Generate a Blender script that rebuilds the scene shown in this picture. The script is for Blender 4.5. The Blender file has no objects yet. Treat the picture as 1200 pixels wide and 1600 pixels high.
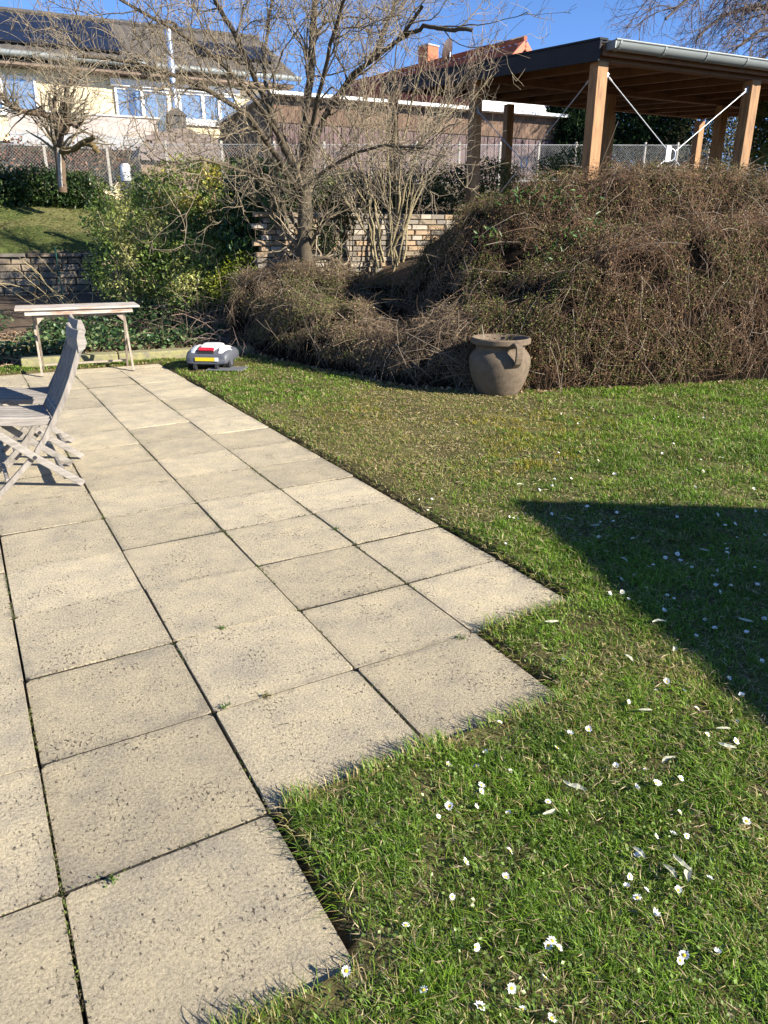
import bpy, math, random
import numpy as np
from mathutils import Vector, Matrix

random.seed(7)
RNG = np.random.default_rng(11)
SC = bpy.context.scene
COL = SC.collection

# ------------------------------------------------------------------ camera
H_EYE = 1.393
PITCH = 0.3573
FPX = 1131.66                       # focal length in pixels of the 1200 x 1600 photograph
cd = bpy.data.cameras.new('camera')
cam = bpy.data.objects.new('camera', cd)
COL.objects.link(cam)
cam.location = (0, 0, H_EYE)
cam.rotation_euler = (math.pi / 2 - PITCH, 0, 0)
cd.sensor_fit = 'VERTICAL'
cd.sensor_height = 24.0
cd.lens = FPX / 1600 * 24.0
cd.clip_start = 0.05
cd.clip_end = 2000
SC.camera = cam

# ------------------------------------------------------------------ sky, sun, exposure
SUN_EL = math.radians(27)
SUN_H = Vector((0.90, -0.43)).normalized()
SUN_DIR = Vector((SUN_H.x * math.cos(SUN_EL), SUN_H.y * math.cos(SUN_EL), math.sin(SUN_EL)))
w = bpy.data.worlds.new('World')
SC.world = w
w.use_nodes = True
wn = w.node_tree
sky = wn.nodes.new('ShaderNodeTexSky')
sky.sky_type = 'NISHITA'
sky.sun_disc = False
sky.sun_elevation = SUN_EL
sky.sun_rotation = math.atan2(SUN_H.x, SUN_H.y)
sky.altitude = 3000
sky.air_density = 0.75
sky.dust_density = 0.0
sky.ozone_density = 6.0
wn.links.new(sky.outputs[0], wn.nodes['Background'].inputs[0])
wn.nodes['Background'].inputs[1].default_value = 0.108
sd = bpy.data.lights.new('sun', 'SUN')
sd.energy = 5.0
sd.angle = math.radians(0.53)
sd.color = (1.0, 0.93, 0.82)
sun = bpy.data.objects.new('sun', sd)
COL.objects.link(sun)
sun.rotation_euler = SUN_DIR.to_track_quat('Z', 'Y').to_euler()
SC.view_settings.view_transform = 'Standard'
SC.view_settings.look = 'None'
SC.view_settings.gamma = 1
SC.view_settings.exposure = 1.3

# ------------------------------------------------------------------ layout helpers
U = np.array([0.9108, 0.4129])      # direction of house fronts, walls and pergola
V = np.array([-0.4129, 0.9108])
TILE = 0.505
ASP = 0.9756
YAW = 0.5143
OX, OY = -1.4577 * TILE, 2.4668 * TILE
GC, GS = math.cos(YAW), math.sin(YAW)
_fw = np.array([0, math.cos(PITCH), -math.sin(PITCH)])
_up = np.array([0, math.sin(PITCH), math.cos(PITCH)])


def ray(x, y):
    return _fw + np.array([1., 0, 0]) * (x - 600) / FPX - _up * (y - 800) / FPX


def onground(x, y, z=0.0):
    d = ray(x, y)
    return d * ((z - H_EYE) / d[2]) + np.array([0, 0, H_EYE])


def at(x, y, Y):
    d = ray(x, y)
    return d * (Y / d[1]) + np.array([0, 0, H_EYE])


def grid(a, b, z=0.0):
    a = np.asarray(a) * TILE
    b = np.asarray(b) * ASP * TILE
    return OX + a * GC - b * GS, OY + a * GS + b * GC


def invgrid(x, y):
    dx, dy = x - OX, y - OY
    return (dx * GC + dy * GS) / TILE, (-dx * GS + dy * GC) / TILE / ASP


def st(s, t, z=0.0):
    return np.array([s * U[0] + t * V[0], s * U[1] + t * V[1], z])


def sst(x, y):
    return x * U[0] + y * U[1], x * V[0] + y * V[1]


def _hash(ix, iy, seed):
    n = (ix.astype(np.int64) * 374761393 + iy.astype(np.int64) * 668265263 + seed * 69069) & 0x7fffffff
    n = ((n ^ (n >> 13)) * 1274126177) & 0x7fffffff
    return ((n ^ (n >> 16)) & 0xffff) / 65535.0


def vnoise(x, y, seed=0):
    x = np.asarray(x, float)
    y = np.asarray(y, float)
    ix, iy = np.floor(x), np.floor(y)
    fx, fy = x - ix, y - iy
    fx = fx * fx * (3 - 2 * fx)
    fy = fy * fy * (3 - 2 * fy)
    a = _hash(ix, iy, seed)
    b = _hash(ix + 1, iy, seed)
    c = _hash(ix, iy + 1, seed)
    d = _hash(ix + 1, iy + 1, seed)
    return (a * (1 - fx) + b * fx) * (1 - fy) + (c * (1 - fx) + d * fx) * fy


def fbm(x, y, seed=0, o=3):
    s, amp, tot = 0, 1.0, 0
    for k in range(o):
        s = s + amp * vnoise(np.asarray(x) * 2 ** k, np.asarray(y) * 2 ** k, seed + k * 17)
        tot += amp
        amp *= .5
    return s / tot


# ------------------------------------------------------------------ mesh helpers
def mesh_np(name, Vt, faces, col=None, smooth=False):
    """faces: list of int arrays (n,k)"""
    me = bpy.data.meshes.new(name)
    Vt = np.ascontiguousarray(Vt, dtype=np.float32).reshape(-1, 3)
    me.vertices.add(len(Vt))
    me.vertices.foreach_set('co', Vt.ravel())
    if not isinstance(faces, (list, tuple)):
        faces = [faces]
    loops = np.concatenate([np.asarray(f, dtype=np.int32).ravel() for f in faces])
    tot = np.concatenate([np.full(len(f), np.asarray(f).shape[1], dtype=np.int32) for f in faces])
    start = np.concatenate([[0], np.cumsum(tot)[:-1]]).astype(np.int32)
    me.loops.add(len(loops))
    me.loops.foreach_set('vertex_index', loops)
    me.polygons.add(len(tot))
    me.polygons.foreach_set('loop_start', start)
    if smooth:
        me.polygons.foreach_set('use_smooth', np.ones(len(tot), dtype=bool))
    if col is not None:
        at_ = me.attributes.new('col', 'FLOAT_COLOR', 'POINT')
        c = np.ones((len(Vt), 4), dtype=np.float32)
        c[:, :3] = col
        at_.data.foreach_set('color', c.ravel())
    me.update(calc_edges=True)
    return me


def link(name, me, mat=None, parent=None, loc=None):
    o = bpy.data.objects.new(name, me)
    COL.objects.link(o)
    if mat is not None and me is not None and len(me.materials) == 0:
        me.materials.append(mat)
    if parent is not None:
        o.parent = parent
    if loc is not None:
        o.location = loc
    return o


def obj_np(name, Vt, faces, mat, parent=None, col=None, smooth=False):
    return link(name, mesh_np(name, Vt, faces, col, smooth), mat, parent)


def tag(o, label=None, cat=None, group=None, kind=None):
    if label:
        o['label'] = label
    if cat:
        o['category'] = cat
    if group:
        o['group'] = group
    if kind:
        o['kind'] = kind
    return o


def thing(name, label, cat, loc=(0, 0, 0), rz=0, group=None):
    o = bpy.data.objects.new(name, None)
    COL.objects.link(o)
    o.empty_display_size = .1
    o.location = loc
    o.rotation_euler = (0, 0, rz)
    return tag(o, label, cat, group)


class MB:
    """collects simple solids in one mesh"""

    def __init__(s):
        s.v, s.f = [], []

    def add(s, vs, fs):
        n = len(s.v)
        s.v += [tuple(map(float, p)) for p in vs]
        s.f += [[i + n for i in f] for f in fs]
        return s

    def box(s, c, d, axes=None):
        c = np.array(c, float)
        ax = np.eye(3) if axes is None else np.array(axes, float)
        hx, hy, hz = [ax[i] * d[i] / 2 for i in range(3)]
        vs = [c + sx * hx + sy * hy + sz * hz for sz in (-1, 1) for sy in (-1, 1) for sx in (-1, 1)]
        return s.add(vs, [[0, 2, 3, 1], [4, 5, 7, 6], [0, 1, 5, 4], [2, 6, 7, 3], [0, 4, 6, 2], [1, 3, 7, 5]])

    def beam(s, p0, p1, wd, ht, side=None):
        p0, p1 = np.array(p0, float), np.array(p1, float)
        d = p1 - p0
        L = np.linalg.norm(d)
        x = d / L
        sd_ = np.array([0, 0, 1.]) if side is None else np.array(side, float)
        y = np.cross(sd_, x)
        if np.linalg.norm(y) < 1e-6:
            y = np.cross([0, 1., 0], x)
        y /= np.linalg.norm(y)
        z = np.cross(x, y)
        return s.box((p0 + p1) / 2, (L, wd, ht), (x, y, z))

    def tube(s, pts, rads, n=8, cap=True):
        pts = np.array(pts, float)
        K = len(pts)
        rads = np.broadcast_to(rads, (K,))
        T = np.gradient(pts, axis=0)
        T /= np.linalg.norm(T, axis=1)[:, None] + 1e-12
        ref = np.array([0, 0, 1.]) if abs(T[0][2]) < .9 else np.array([1., 0, 0])
        vs = []
        a = np.cross(T[0], ref)
        for k in range(K):
            a = a - T[k] * (a @ T[k])
            a /= np.linalg.norm(a)
            b = np.cross(T[k], a)
            for j in range(n):
                th = 2 * math.pi * j / n
                vs.append(pts[k] + rads[k] * (math.cos(th) * a + math.sin(th) * b))
        fs = [[k * n + j, k * n + (j + 1) % n, (k + 1) * n + (j + 1) % n, (k + 1) * n + j] for k in range(K - 1) for j in range(n)]
        if cap:
            fs.append(list(range(n))[::-1])
            fs.append([(K - 1) * n + j for j in range(n)])
        return s.add(vs, fs)

    def lathe(s, prof, n=32, c=(0, 0, 0)):
        vs = [(c[0] + r * math.cos(2 * math.pi * j / n), c[1] + r * math.sin(2 * math.pi * j / n), c[2] + z) for r, z in prof for j in range(n)]
        fs = [[k * n + j, k * n + (j + 1) % n, (k + 1) * n + (j + 1) % n, (k + 1) * n + j] for k in range(len(prof) - 1) for j in range(n)]
        return s.add(vs, fs)

    def strip(s, pts, wd, th, axis):
        """bent board: centre line pts, width wd in the plane normal to axis, thickness th along axis"""
        pts = np.array(pts, float)
        axis = np.array(axis, float)
        T = np.gradient(pts, axis=0)
        T /= np.linalg.norm(T, axis=1)[:, None]
        wd = np.broadcast_to(wd, (len(pts),))
        vs = []
        for p, t, w_ in zip(pts, T, wd):
            nn = np.cross(axis, t)
            nn /= np.linalg.norm(nn)
            for a, b in ((-1, -1), (1, -1), (1, 1), (-1, 1)):
                vs.append(p + nn * a * w_ / 2 + axis * b * th / 2)
        fs = [[k * 4 + j, k * 4 + (j + 1) % 4, k * 4 + 4 + (j + 1) % 4, k * 4 + 4 + j] for k in range(len(pts) - 1) for j in range(4)]
        fs += [[3, 2, 1, 0], [len(vs) - 4 + j for j in range(4)]]
        return s.add(vs, fs)

    def mesh(s, name):
        me = bpy.data.meshes.new(name)
        me.from_pydata(s.v, [], s.f)
        me.update()
        return me

    def build(s, name, mat, parent=None, bevel=0, smooth=False, seg=2, angle=40):
        me = s.mesh(name)
        o = link(name, me, mat, parent)
        if smooth:
            for p in me.polygons:
                p.use_smooth = True
            if smooth != 'all':
                me.set_sharp_from_angle(angle=math.radians(angle))
        if bevel:
            m = o.modifiers.new('bevel', 'BEVEL')
            m.width = bevel
            m.segments = seg
            m.limit_method = 'ANGLE'
            m.angle_limit = math.radians(40)
        return o


def strands(P, R, sides=3, rng=RNG):
    """P (N,K,3), R (N,K) -> tube vertices and quads"""
    N, K, _ = P.shape
    T = np.gradient(P, axis=1)
    T /= np.linalg.norm(T, axis=2, keepdims=True) + 1e-9
    ref = rng.normal(size=(N, 1, 3))
    a = np.cross(T, ref)
    a /= np.linalg.norm(a, axis=2, keepdims=True) + 1e-9
    b = np.cross(T, a)
    th = np.arange(sides) * 2 * math.pi / sides
    Vt = P[:, :, None, :] + R[:, :, None, None] * (np.cos(th)[None, None, :, None] * a[:, :, None, :] + np.sin(th)[None, None, :, None] * b[:, :, None, :])
    idx = np.arange(N * K * sides).reshape(N, K, sides)
    j2 = (np.arange(sides) + 1) % sides
    F = np.stack([idx[:, :-1, :], idx[:, :-1, j2], idx[:, 1:, j2], idx[:, 1:, :]], axis=-1).reshape(-1, 4)
    return Vt.reshape(-1, 3), F


def unit(a):
    return a / (np.linalg.norm(a, axis=-1, keepdims=True) + 1e-9)


def leaves(C, D, Nn, L, Wd, fold=.25, curl=.0):
    """folded diamond leaves: C centres (base), D direction, Nn approx normal"""
    n = len(C)
    D = unit(D)
    S = unit(np.cross(D, Nn))
    Nn = np.cross(S, D)
    L = np.broadcast_to(L, (n,))[:, None]
    Wd = np.broadcast_to(Wd, (n,))[:, None]
    v0 = C
    v1 = C + D * L * .45 + S * Wd * .5 + Nn * Wd * fold
    v2 = C + D * L - Nn * L * curl
    v3 = C + D * L * .45 - S * Wd * .5 + Nn * Wd * fold
    Vt = np.stack([v0, v1, v2, v3], 1).reshape(-1, 3)
    i = np.arange(n)[:, None] * 4
    F = np.concatenate([i + np.array([[0, 1, 2]]), i + np.array([[0, 2, 3]])], 0)
    return Vt, F


def rep(c, k):
    return np.repeat(c, k, axis=0)


def merge(parts):
    Vs, Fs, Cs, off = [], [], [], 0
    for Vt, F, c in parts:
        Vs.append(Vt)
        Fs.append(np.asarray(F) + off)
        Cs.append(np.broadcast_to(c, (len(Vt), 3)))
        off += len(Vt)
    return np.concatenate(Vs), Fs, np.concatenate(Cs)


# ------------------------------------------------------------------ materials
def newmat(name):
    m = bpy.data.materials.new(name)
    m.use_nodes = True
    nt = m.node_tree
    return m, nt, nt.nodes['Principled BSDF']


def nd(nt, typ, **kw):
    n = nt.nodes.new(typ)
    for k, v_ in kw.items():
        if k.startswith('i_'):
            n.inputs[k[2:].replace('_', ' ')].default_value = v_
        else:
            setattr(n, k, v_)
    return n


def ramp(nt, fac, stops):
    r = nt.nodes.new('ShaderNodeValToRGB')
    e = r.color_ramp.elements
    while len(e) < len(stops):
        e.new(.5)
    for el, (p, c) in zip(e, stops):
        el.position = p
        el.color = (*c, 1) if len(c) == 3 else c
    nt.links.new(fac, r.inputs[0])
    return r


def simple(name, c, rough=.6, metal=0., var=.25, scale=8., bump=0., bscale=60., spec=.5, stretch=None, c2=None, space='Object', rand=0.0):
    m, nt, p = newmat(name)
    tc = nd(nt, 'ShaderNodeTexCoord')
    vec = tc.outputs[space]
    oi = nd(nt, 'ShaderNodeObjectInfo')
    ad = nd(nt, 'ShaderNodeVectorMath', operation='ADD')
    ms = nd(nt, 'ShaderNodeVectorMath', operation='SCALE')
    cmb = nd(nt, 'ShaderNodeCombineXYZ')
    for k in range(3):
        nt.links.new(oi.outputs['Random'], cmb.inputs[k])
    nt.links.new(cmb.outputs[0], ms.inputs[0])
    ms.inputs['Scale'].default_value = 37.
    nt.links.new(vec, ad.inputs[0])
    nt.links.new(ms.outputs[0], ad.inputs[1])
    vec = ad.outputs[0]
    if stretch:
        mp = nd(nt, 'ShaderNodeMapping')
        mp.inputs['Scale'].default_value = stretch
        nt.links.new(vec, mp.inputs[0])
        vec = mp.outputs[0]
    nz = nd(nt, 'ShaderNodeTexNoise', i_Scale=scale, i_Detail=6., i_Roughness=.65)
    nt.links.new(vec, nz.inputs['Vector'])
    c2 = c2 or tuple(x * (1 - var) for x in c)
    hi = tuple(min(1, x * (1 + var * .6)) for x in c)
    r = ramp(nt, nz.outputs['Fac'], [(.3, c2), (.52, c), (.75, hi)])
    src = r.outputs[0]
    if rand:
        hs = nd(nt, 'ShaderNodeHueSaturation')
        mr = nd(nt, 'ShaderNodeMapRange')
        mr.inputs['To Min'].default_value = 1 - rand
        mr.inputs['To Max'].default_value = 1 + rand
        nt.links.new(oi.outputs['Random'], mr.inputs[0])
        nt.links.new(mr.outputs[0], hs.inputs['Value'])
        nt.links.new(src, hs.inputs['Color'])
        src = hs.outputs[0]
    nt.links.new(src, p.inputs['Base Color'])
    p.inputs['Roughness'].default_value = rough
    p.inputs['Metallic'].default_value = metal
    p.inputs['Specular IOR Level'].default_value = spec
    if bump:
        nb = nd(nt, 'ShaderNodeTexNoise', i_Scale=bscale, i_Detail=5.)
        nt.links.new(vec, nb.inputs['Vector'])
        b = nd(nt, 'ShaderNodeBump', i_Strength=bump, i_Distance=.01)
        nt.links.new(nb.outputs['Fac'], b.inputs['Height'])
        nt.links.new(b.outputs[0], p.inputs['Normal'])
    return m


def vcol_mat(name, rough=.6, trans=0.0, spec=.3, noise=0.0):
    m, nt, p = newmat(name)
    a = nd(nt, 'ShaderNodeAttribute', attribute_name='col')
    src = a.outputs['Color']
    if noise:
        tc = nd(nt, 'ShaderNodeTexCoord')
        nz = nd(nt, 'ShaderNodeTexNoise', i_Scale=noise, i_Detail=6., i_Roughness=.7)
        nt.links.new(tc.outputs['Object'], nz.inputs['Vector'])
        r = ramp(nt, nz.outputs['Fac'], [(.3, (.5, .5, .5)), (.7, (1.4, 1.4, 1.4))])
        mx = nd(nt, 'ShaderNodeMix', data_type='RGBA', blend_type='MULTIPLY')
        mx.inputs[0].default_value = 1
        nt.links.new(src, mx.inputs[6])
        nt.links.new(r.outputs[0], mx.inputs[7])
        src = mx.outputs[2]
        b = nd(nt, 'ShaderNodeBump', i_Strength=.6, i_Distance=.02)
        nt.links.new(nz.outputs['Fac'], b.inputs['Height'])
        nt.links.new(b.outputs[0], p.inputs['Normal'])
    nt.links.new(src, p.inputs['Base Color'])
    p.inputs['Roughness'].default_value = rough
    p.inputs['Specular IOR Level'].default_value = spec
    if trans:
        t = nd(nt, 'ShaderNodeBsdfTranslucent')
        nt.links.new(src, t.inputs['Color'])
        mx = nd(nt, 'ShaderNodeMixShader')
        mx.inputs[0].default_value = trans
        nt.links.new(p.outputs[0], mx.inputs[1])
        nt.links.new(t.outputs[0], mx.inputs[2])
        nt.links.new(mx.outputs[0], nt.nodes['Material Output'].inputs['Surface'])
    return m


def slab_mat():
    m, nt, p = newmat('pitted_concrete_slab')
    tc = nd(nt, 'ShaderNodeTexCoord')
    oi = nd(nt, 'ShaderNodeObjectInfo')
    cmb = nd(nt, 'ShaderNodeCombineXYZ')
    mu = nd(nt, 'ShaderNodeMath', operation='MULTIPLY')
    mu.inputs[1].default_value = 53.
    mu2 = nd(nt, 'ShaderNodeMath', operation='MULTIPLY')
    mu2.inputs[1].default_value = 91.
    nt.links.new(oi.outputs['Random'], mu.inputs[0])
    nt.links.new(oi.outputs['Random'], mu2.inputs[0])
    nt.links.new(mu.outputs[0], cmb.inputs[0])
    nt.links.new(mu2.outputs[0], cmb.inputs[1])
    ad = nd(nt, 'ShaderNodeVectorMath', operation='ADD')
    nt.links.new(tc.outputs['Object'], ad.inputs[0])
    nt.links.new(cmb.outputs[0], ad.inputs[1])
    vec = ad.outputs[0]

    def noise(scale, detail=4., rough=.6, v_=None):
        n = nd(nt, 'ShaderNodeTexNoise', i_Scale=scale, i_Detail=detail, i_Roughness=rough)
        nt.links.new(v_ or vec, n.inputs['Vector'])
        return n.outputs['Fac']

    def mix(mode, a, b, fac=1.):
        x = nd(nt, 'ShaderNodeMix', data_type='RGBA', blend_type=mode)
        if isinstance(fac, float):
            x.inputs[0].default_value = fac
        else:
            nt.links.new(fac, x.inputs[0])
        for k, q in ((6, a), (7, b)):
            if isinstance(q, tuple):
                x.inputs[k].default_value = (*q, 1)
            else:
                nt.links.new(q, x.inputs[k])
        return x.outputs[2]
    # weathering: cream stone, grey lichen film and faint brown
    base = ramp(nt, noise(3.2, 6., .65), [(.30, (.43, .375, .275)), (.45, (.545, .465, .32)), (.70, (.62, .525, .35))]).outputs[0]
    film = ramp(nt, noise(5., 9., .82), [(.42, (0, 0, 0)), (.72, (.85, .85, .85))]).outputs[0]
    base = mix('MIX', base, (.31, .28, .235), film)
    # grime along the slab edges
    sx = nd(nt, 'ShaderNodeSeparateXYZ')
    nt.links.new(tc.outputs['Object'], sx.inputs[0])
    ab = []
    for k, hw_ in ((0, .247), (1, .243)):
        a_ = nd(nt, 'ShaderNodeMath', operation='ABSOLUTE')
        nt.links.new(sx.outputs[k], a_.inputs[0])
        b_ = nd(nt, 'ShaderNodeMath', operation='DIVIDE')
        nt.links.new(a_.outputs[0], b_.inputs[0])
        b_.inputs[1].default_value = hw_
        ab.append(b_)
    mxx = nd(nt, 'ShaderNodeMath', operation='MAXIMUM')
    nt.links.new(ab[0].outputs[0], mxx.inputs[0])
    nt.links.new(ab[1].outputs[0], mxx.inputs[1])
    eg = nd(nt, 'ShaderNodeMath', operation='MULTIPLY_ADD')
    nt.links.new(noise(14., 5., .7), eg.inputs[0])
    eg.inputs[1].default_value = .55
    nt.links.new(mxx.outputs[0], eg.inputs[2])
    grime = ramp(nt, eg.outputs[0], [(.62, (0, 0, 0)), (.99, (1, 1, 1))])
    grime.color_ramp.elements[0].position = .60
    sc_ = nd(nt, 'ShaderNodeMapRange')
    sc_.inputs['From Min'].default_value = 1.14
    sc_.inputs['From Max'].default_value = 1.34
    sc_.inputs['To Max'].default_value = .6
    nt.links.new(eg.outputs[0], sc_.inputs[0])
    gm_ = nd(nt, 'ShaderNodeMath', operation='MULTIPLY')
    nt.links.new(sc_.outputs[0], gm_.inputs[0])
    gmask = ramp(nt, noise(2.6, 3., .5), [(.42, (0, 0, 0)), (.60, (1, 1, 1))])
    nt.links.new(gmask.outputs[0], gm_.inputs[1])
    base = mix('MIX', base, (.20, .18, .15), gm_.outputs[0])
    # grain of chips
    gr = noise(120., 6., .85)
    grain = ramp(nt, gr, [(.30, (.30, .29, .28)), (.47, (.95, .945, .93)), (.63, (1.45, 1.44, 1.40))]).outputs[0]
    base = mix('MULTIPLY', base, grain)
    # pits gathered in drifts
    mp = nd(nt, 'ShaderNodeMapping')
    mp.inputs['Scale'].default_value = (1.4, .75, 1)
    nt.links.new(vec, mp.inputs[0])
    n3 = noise(80., 4., .65, mp.outputs[0])
    sm = nd(nt, 'ShaderNodeMath', operation='MULTIPLY_ADD')
    nt.links.new(noise(6., 4., .6), sm.inputs[0])
    sm.inputs[1].default_value = .34
    nt.links.new(n3, sm.inputs[2])
    pit = ramp(nt, sm.outputs[0], [(.785, (0, 0, 0)), (.845, (1, 1, 1))]).outputs[0]
    base = mix('MIX', base, (.12, .10, .08), pit)
    hs = nd(nt, 'ShaderNodeHueSaturation')
    mr = nd(nt, 'ShaderNodeMapRange')
    mr.inputs['To Min'].default_value = .86
    mr.inputs['To Max'].default_value = 1.12
    nt.links.new(oi.outputs['Random'], mr.inputs[0])
    nt.links.new(mr.outputs[0], hs.inputs['Value'])
    nt.links.new(base, hs.inputs['Color'])
    nt.links.new(hs.outputs[0], p.inputs['Base Color'])
    p.inputs['Roughness'].default_value = .9
    p.inputs['Specular IOR Level'].default_value = .2
    b1 = nd(nt, 'ShaderNodeBump', i_Strength=1., i_Distance=.013)
    nt.links.new(gr, b1.inputs['Height'])
    b2 = nd(nt, 'ShaderNodeBump', i_Strength=1., i_Distance=.012, invert=True)
    nt.links.new(pit, b2.inputs['Height'])
    nt.links.new(b1.outputs[0], b2.inputs['Normal'])
    nt.links.new(b2.outputs[0], p.inputs['Normal'])
    return m


M = {}
M['slab'] = slab_mat()
M['terrain'] = vcol_mat('garden_soil', .95, noise=18., spec=.1)
M['grass'] = vcol_mat('grass_blades', .5, trans=.35, spec=.35)
M['leaf'] = vcol_mat('leaves', .42, trans=.22, spec=.45)
M['needle'] = vcol_mat('needles', .75, trans=.1, spec=.1)
M['dull_leaf'] = vcol_mat('dry_leaves', .8, trans=.15, spec=.15)
M['twig'] = vcol_mat('twigs', .8, spec=.2)
M['bark'] = vcol_mat('bark', .9, spec=.15, noise=45.)
M['core'] = simple('shade_dark_wood', (.014, .011, .008), 1.0, spec=.0, var=.5, scale=12, bump=.8, bscale=40)  # near-black: shade between the mound's branches is put into this colour
M['teak'] = simple('weathered_teak', (.26, .235, .205), .8, var=.45, scale=5., bump=.35, bscale=40., stretch=(1, 9, 9), rand=.1, spec=.25)
M['teak_v'] = simple('weathered_teak_upright', (.235, .21, .18), .8, var=.45, scale=5., bump=.35, bscale=40., stretch=(8, 8, 1), rand=.1, spec=.25)
M['tablewood'] = simple('flaking_white_wood', (.46, .425, .37), .75, var=.2, scale=4., bump=.25, bscale=50., stretch=(1, 6, 6), c2=(.25, .11, .05), spec=.25)
M['tableleg'] = simple('brown_weathered_legs', (.30, .245, .19), .8, var=.35, scale=5., bump=.3, bscale=40, stretch=(6, 6, 1), rand=.15)
M['pergwood'] = simple('larch_wood', (.35, .185, .078), .65, var=.5, scale=5., bump=.2, bscale=40., stretch=(6, 6, .7), rand=.12, spec=.3)
M['pergshade'] = simple('shade_dark_larch', (.16, .075, .033), .65, var=.3, scale=4., bump=.2, bscale=40., rand=.12, spec=.3)  # darker copy of the larch, shade under the roof painted into it
M['fascia'] = simple('anthracite_sheet', (.020, .022, .027), .7, var=.2, scale=3., spec=.25)
M['zinc'] = simple('zinc_gutter', (.23, .25, .24), .5, metal=.2, var=.12, scale=3.)
M['steel'] = simple('galvanised_steel', (.48, .50, .52), .42, metal=.5, var=.1, scale=10)
M['pot'] = simple('stoneware', (.150, .113, .077), .85, var=.3, scale=16., bump=.35, bscale=110., spec=.25)
M['soil'] = simple('bare_soil', (.07, .05, .035), .95, var=.4, scale=30, bump=.8, bscale=60)
M['m_dark'] = simple('mower_grey_plastic', (.085, .09, .105), .5, var=.08, scale=20)
M['m_black'] = simple('mower_black_plastic', (.02, .02, .022), .6, var=.1, scale=20)
M['m_white'] = simple('mower_white_plastic', (.72, .72, .70), .35, var=.05, scale=12)
M['m_red'] = simple('mower_red_button', (.55, .02, .04), .4, var=.08, scale=20)
M['m_yel'] = simple('yellow_sticker', (.75, .58, .02), .5, var=.05, scale=20)
M['m_plate'] = simple('charging_plate_grey', (.13, .135, .14), .7, var=.2, scale=20)
M['cream'] = simple('cream_render', (.70, .585, .38), .9, var=.06, scale=3., bump=.15, bscale=120)
M['white'] = simple('white_paint', (.78, .77, .74), .6, var=.06, scale=4.)
M['parapet'] = simple('pinkish_parapet', (.43, .37, .33), .85, var=.15, scale=6., bump=.2, bscale=40)
M['band'] = simple('grey_parapet_band', (.34, .34, .335), .8, var=.08, scale=4.)
M['soffit'] = simple('brown_soffit', (.20, .14, .10), .8, var=.15, scale=5.)
M['rooftile'] = simple('dark_roof_tiles', (.072, .062, .054), .8, var=.3, scale=3., bump=.3, bscale=20)
M['redtile'] = simple('red_roof_tiles', (.30, .072, .035), .75, var=.3, scale=2.5, bump=.2, bscale=20)
M['redpaint'] = simple('orange_verge_board', (.50, .13, .06), .6, var=.1)
M['brick'] = simple('orange_chimney_brick', (.42, .13, .06), .85, var=.3, scale=9.)
M['shingle'] = simple('brown_shingle', (.16, .10, .065), .85, var=.2, scale=6., rand=.22)
M['corr'] = simple('mauve_board', (.135, .085, .08), .75, var=.25, scale=4., rand=.15)
M['solar'] = simple('solar_glass', (.010, .013, .024), .35, var=.3, scale=2., spec=.4)
M['dark'] = simple('black_metal', (.025, .025, .027), .5)
M['bitumen'] = simple('bitumen_shingles', (.19, .15, .135), .9, var=.2, scale=10., rand=.15)
M['graywood'] = simple('grey_post_wood', (.38, .35, .30), .85, var=.25, scale=6., stretch=(6, 6, 1))
M['stone'] = simple('wall_stone', (.27, .235, .19), .9, var=.3, scale=9., bump=.6, bscale=40., rand=.3, spec=.2)
M['stone_pale'] = simple('pale_wall_stone', (.31, .268, .215), .9, var=.32, scale=9., bump=.5, bscale=40., rand=.28, spec=.2)
M['joint'] = simple('dark_joint_soil', (.022, .018, .013), .95, var=.5, scale=40., bump=.8, bscale=90.)
M['mortar'] = simple('dark_joint', (.10, .085, .065), .95, var=.3, scale=10)
M['moss'] = simple('mossy_concrete', (.26, .24, .11), .95, var=.3, scale=14., bump=.6, bscale=50., c2=(.17, .15, .12))
M['plank'] = simple('brown_plank', (.20, .125, .085), .85, var=.3, scale=7., stretch=(1, 5, 5), bump=.3)
M['green_stake'] = simple('green_stake', (.02, .09, .06), .5)
M['bollard_dark'] = simple('bollard_grey', (.12, .12, .13), .5)
M['petal'] = simple('daisy_petal', (.86, .86, .84), .6, var=.04, scale=40)
M['disc'] = simple('daisy_disc', (.70, .50, .02), .8, var=.1, scale=60)
M['stem'] = simple('daisy_stem', (.12, .2, .04), .6)
M['paleleaf'] = simple('pale_fallen_leaf', (.42, .42, .30), .7, var=.2, scale=40., rand=.2)
M['shed'] = simple('brown_shed_boards', (.20, .13, .08), .85, var=.25, scale=5., stretch=(1, 1, 1))


def glass_mat():
    m, nt, p = newmat('window_glass')
    p.inputs['Base Color'].default_value = (.14, .19, .25, 1)
    p.inputs['Roughness'].default_value = .05
    p.inputs['Metallic'].default_value = .0
    p.inputs['Specular IOR Level'].default_value = 1.
    p.inputs['IOR'].default_value = 2.2
    return m


M['glass'] = glass_mat()

# ------------------------------------------------------------------ terrain
EDGE = np.array([(-9, 4.6), (-6.0, 7.4), (-4.3, 8.6), (-2.893, 9.35), (-2.3, 9.75), (-1.779, 9.716), (-1.262, 9.01), (-.904, 8.575), (-.28, 7.933), (.259, 7.307),
                 (.835, 7.12), (1.15, 7.16), (1.546, 7.08), (1.894, 7.14), (2.581, 7.273), (3.297, 7.446), (4.065, 7.664), (6, 8.2), (9, 8.9), (16, 10.5), (40, 16)])


def edge_y(x):
    return np.interp(x, EDGE[:, 0], EDGE[:, 1])


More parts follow.
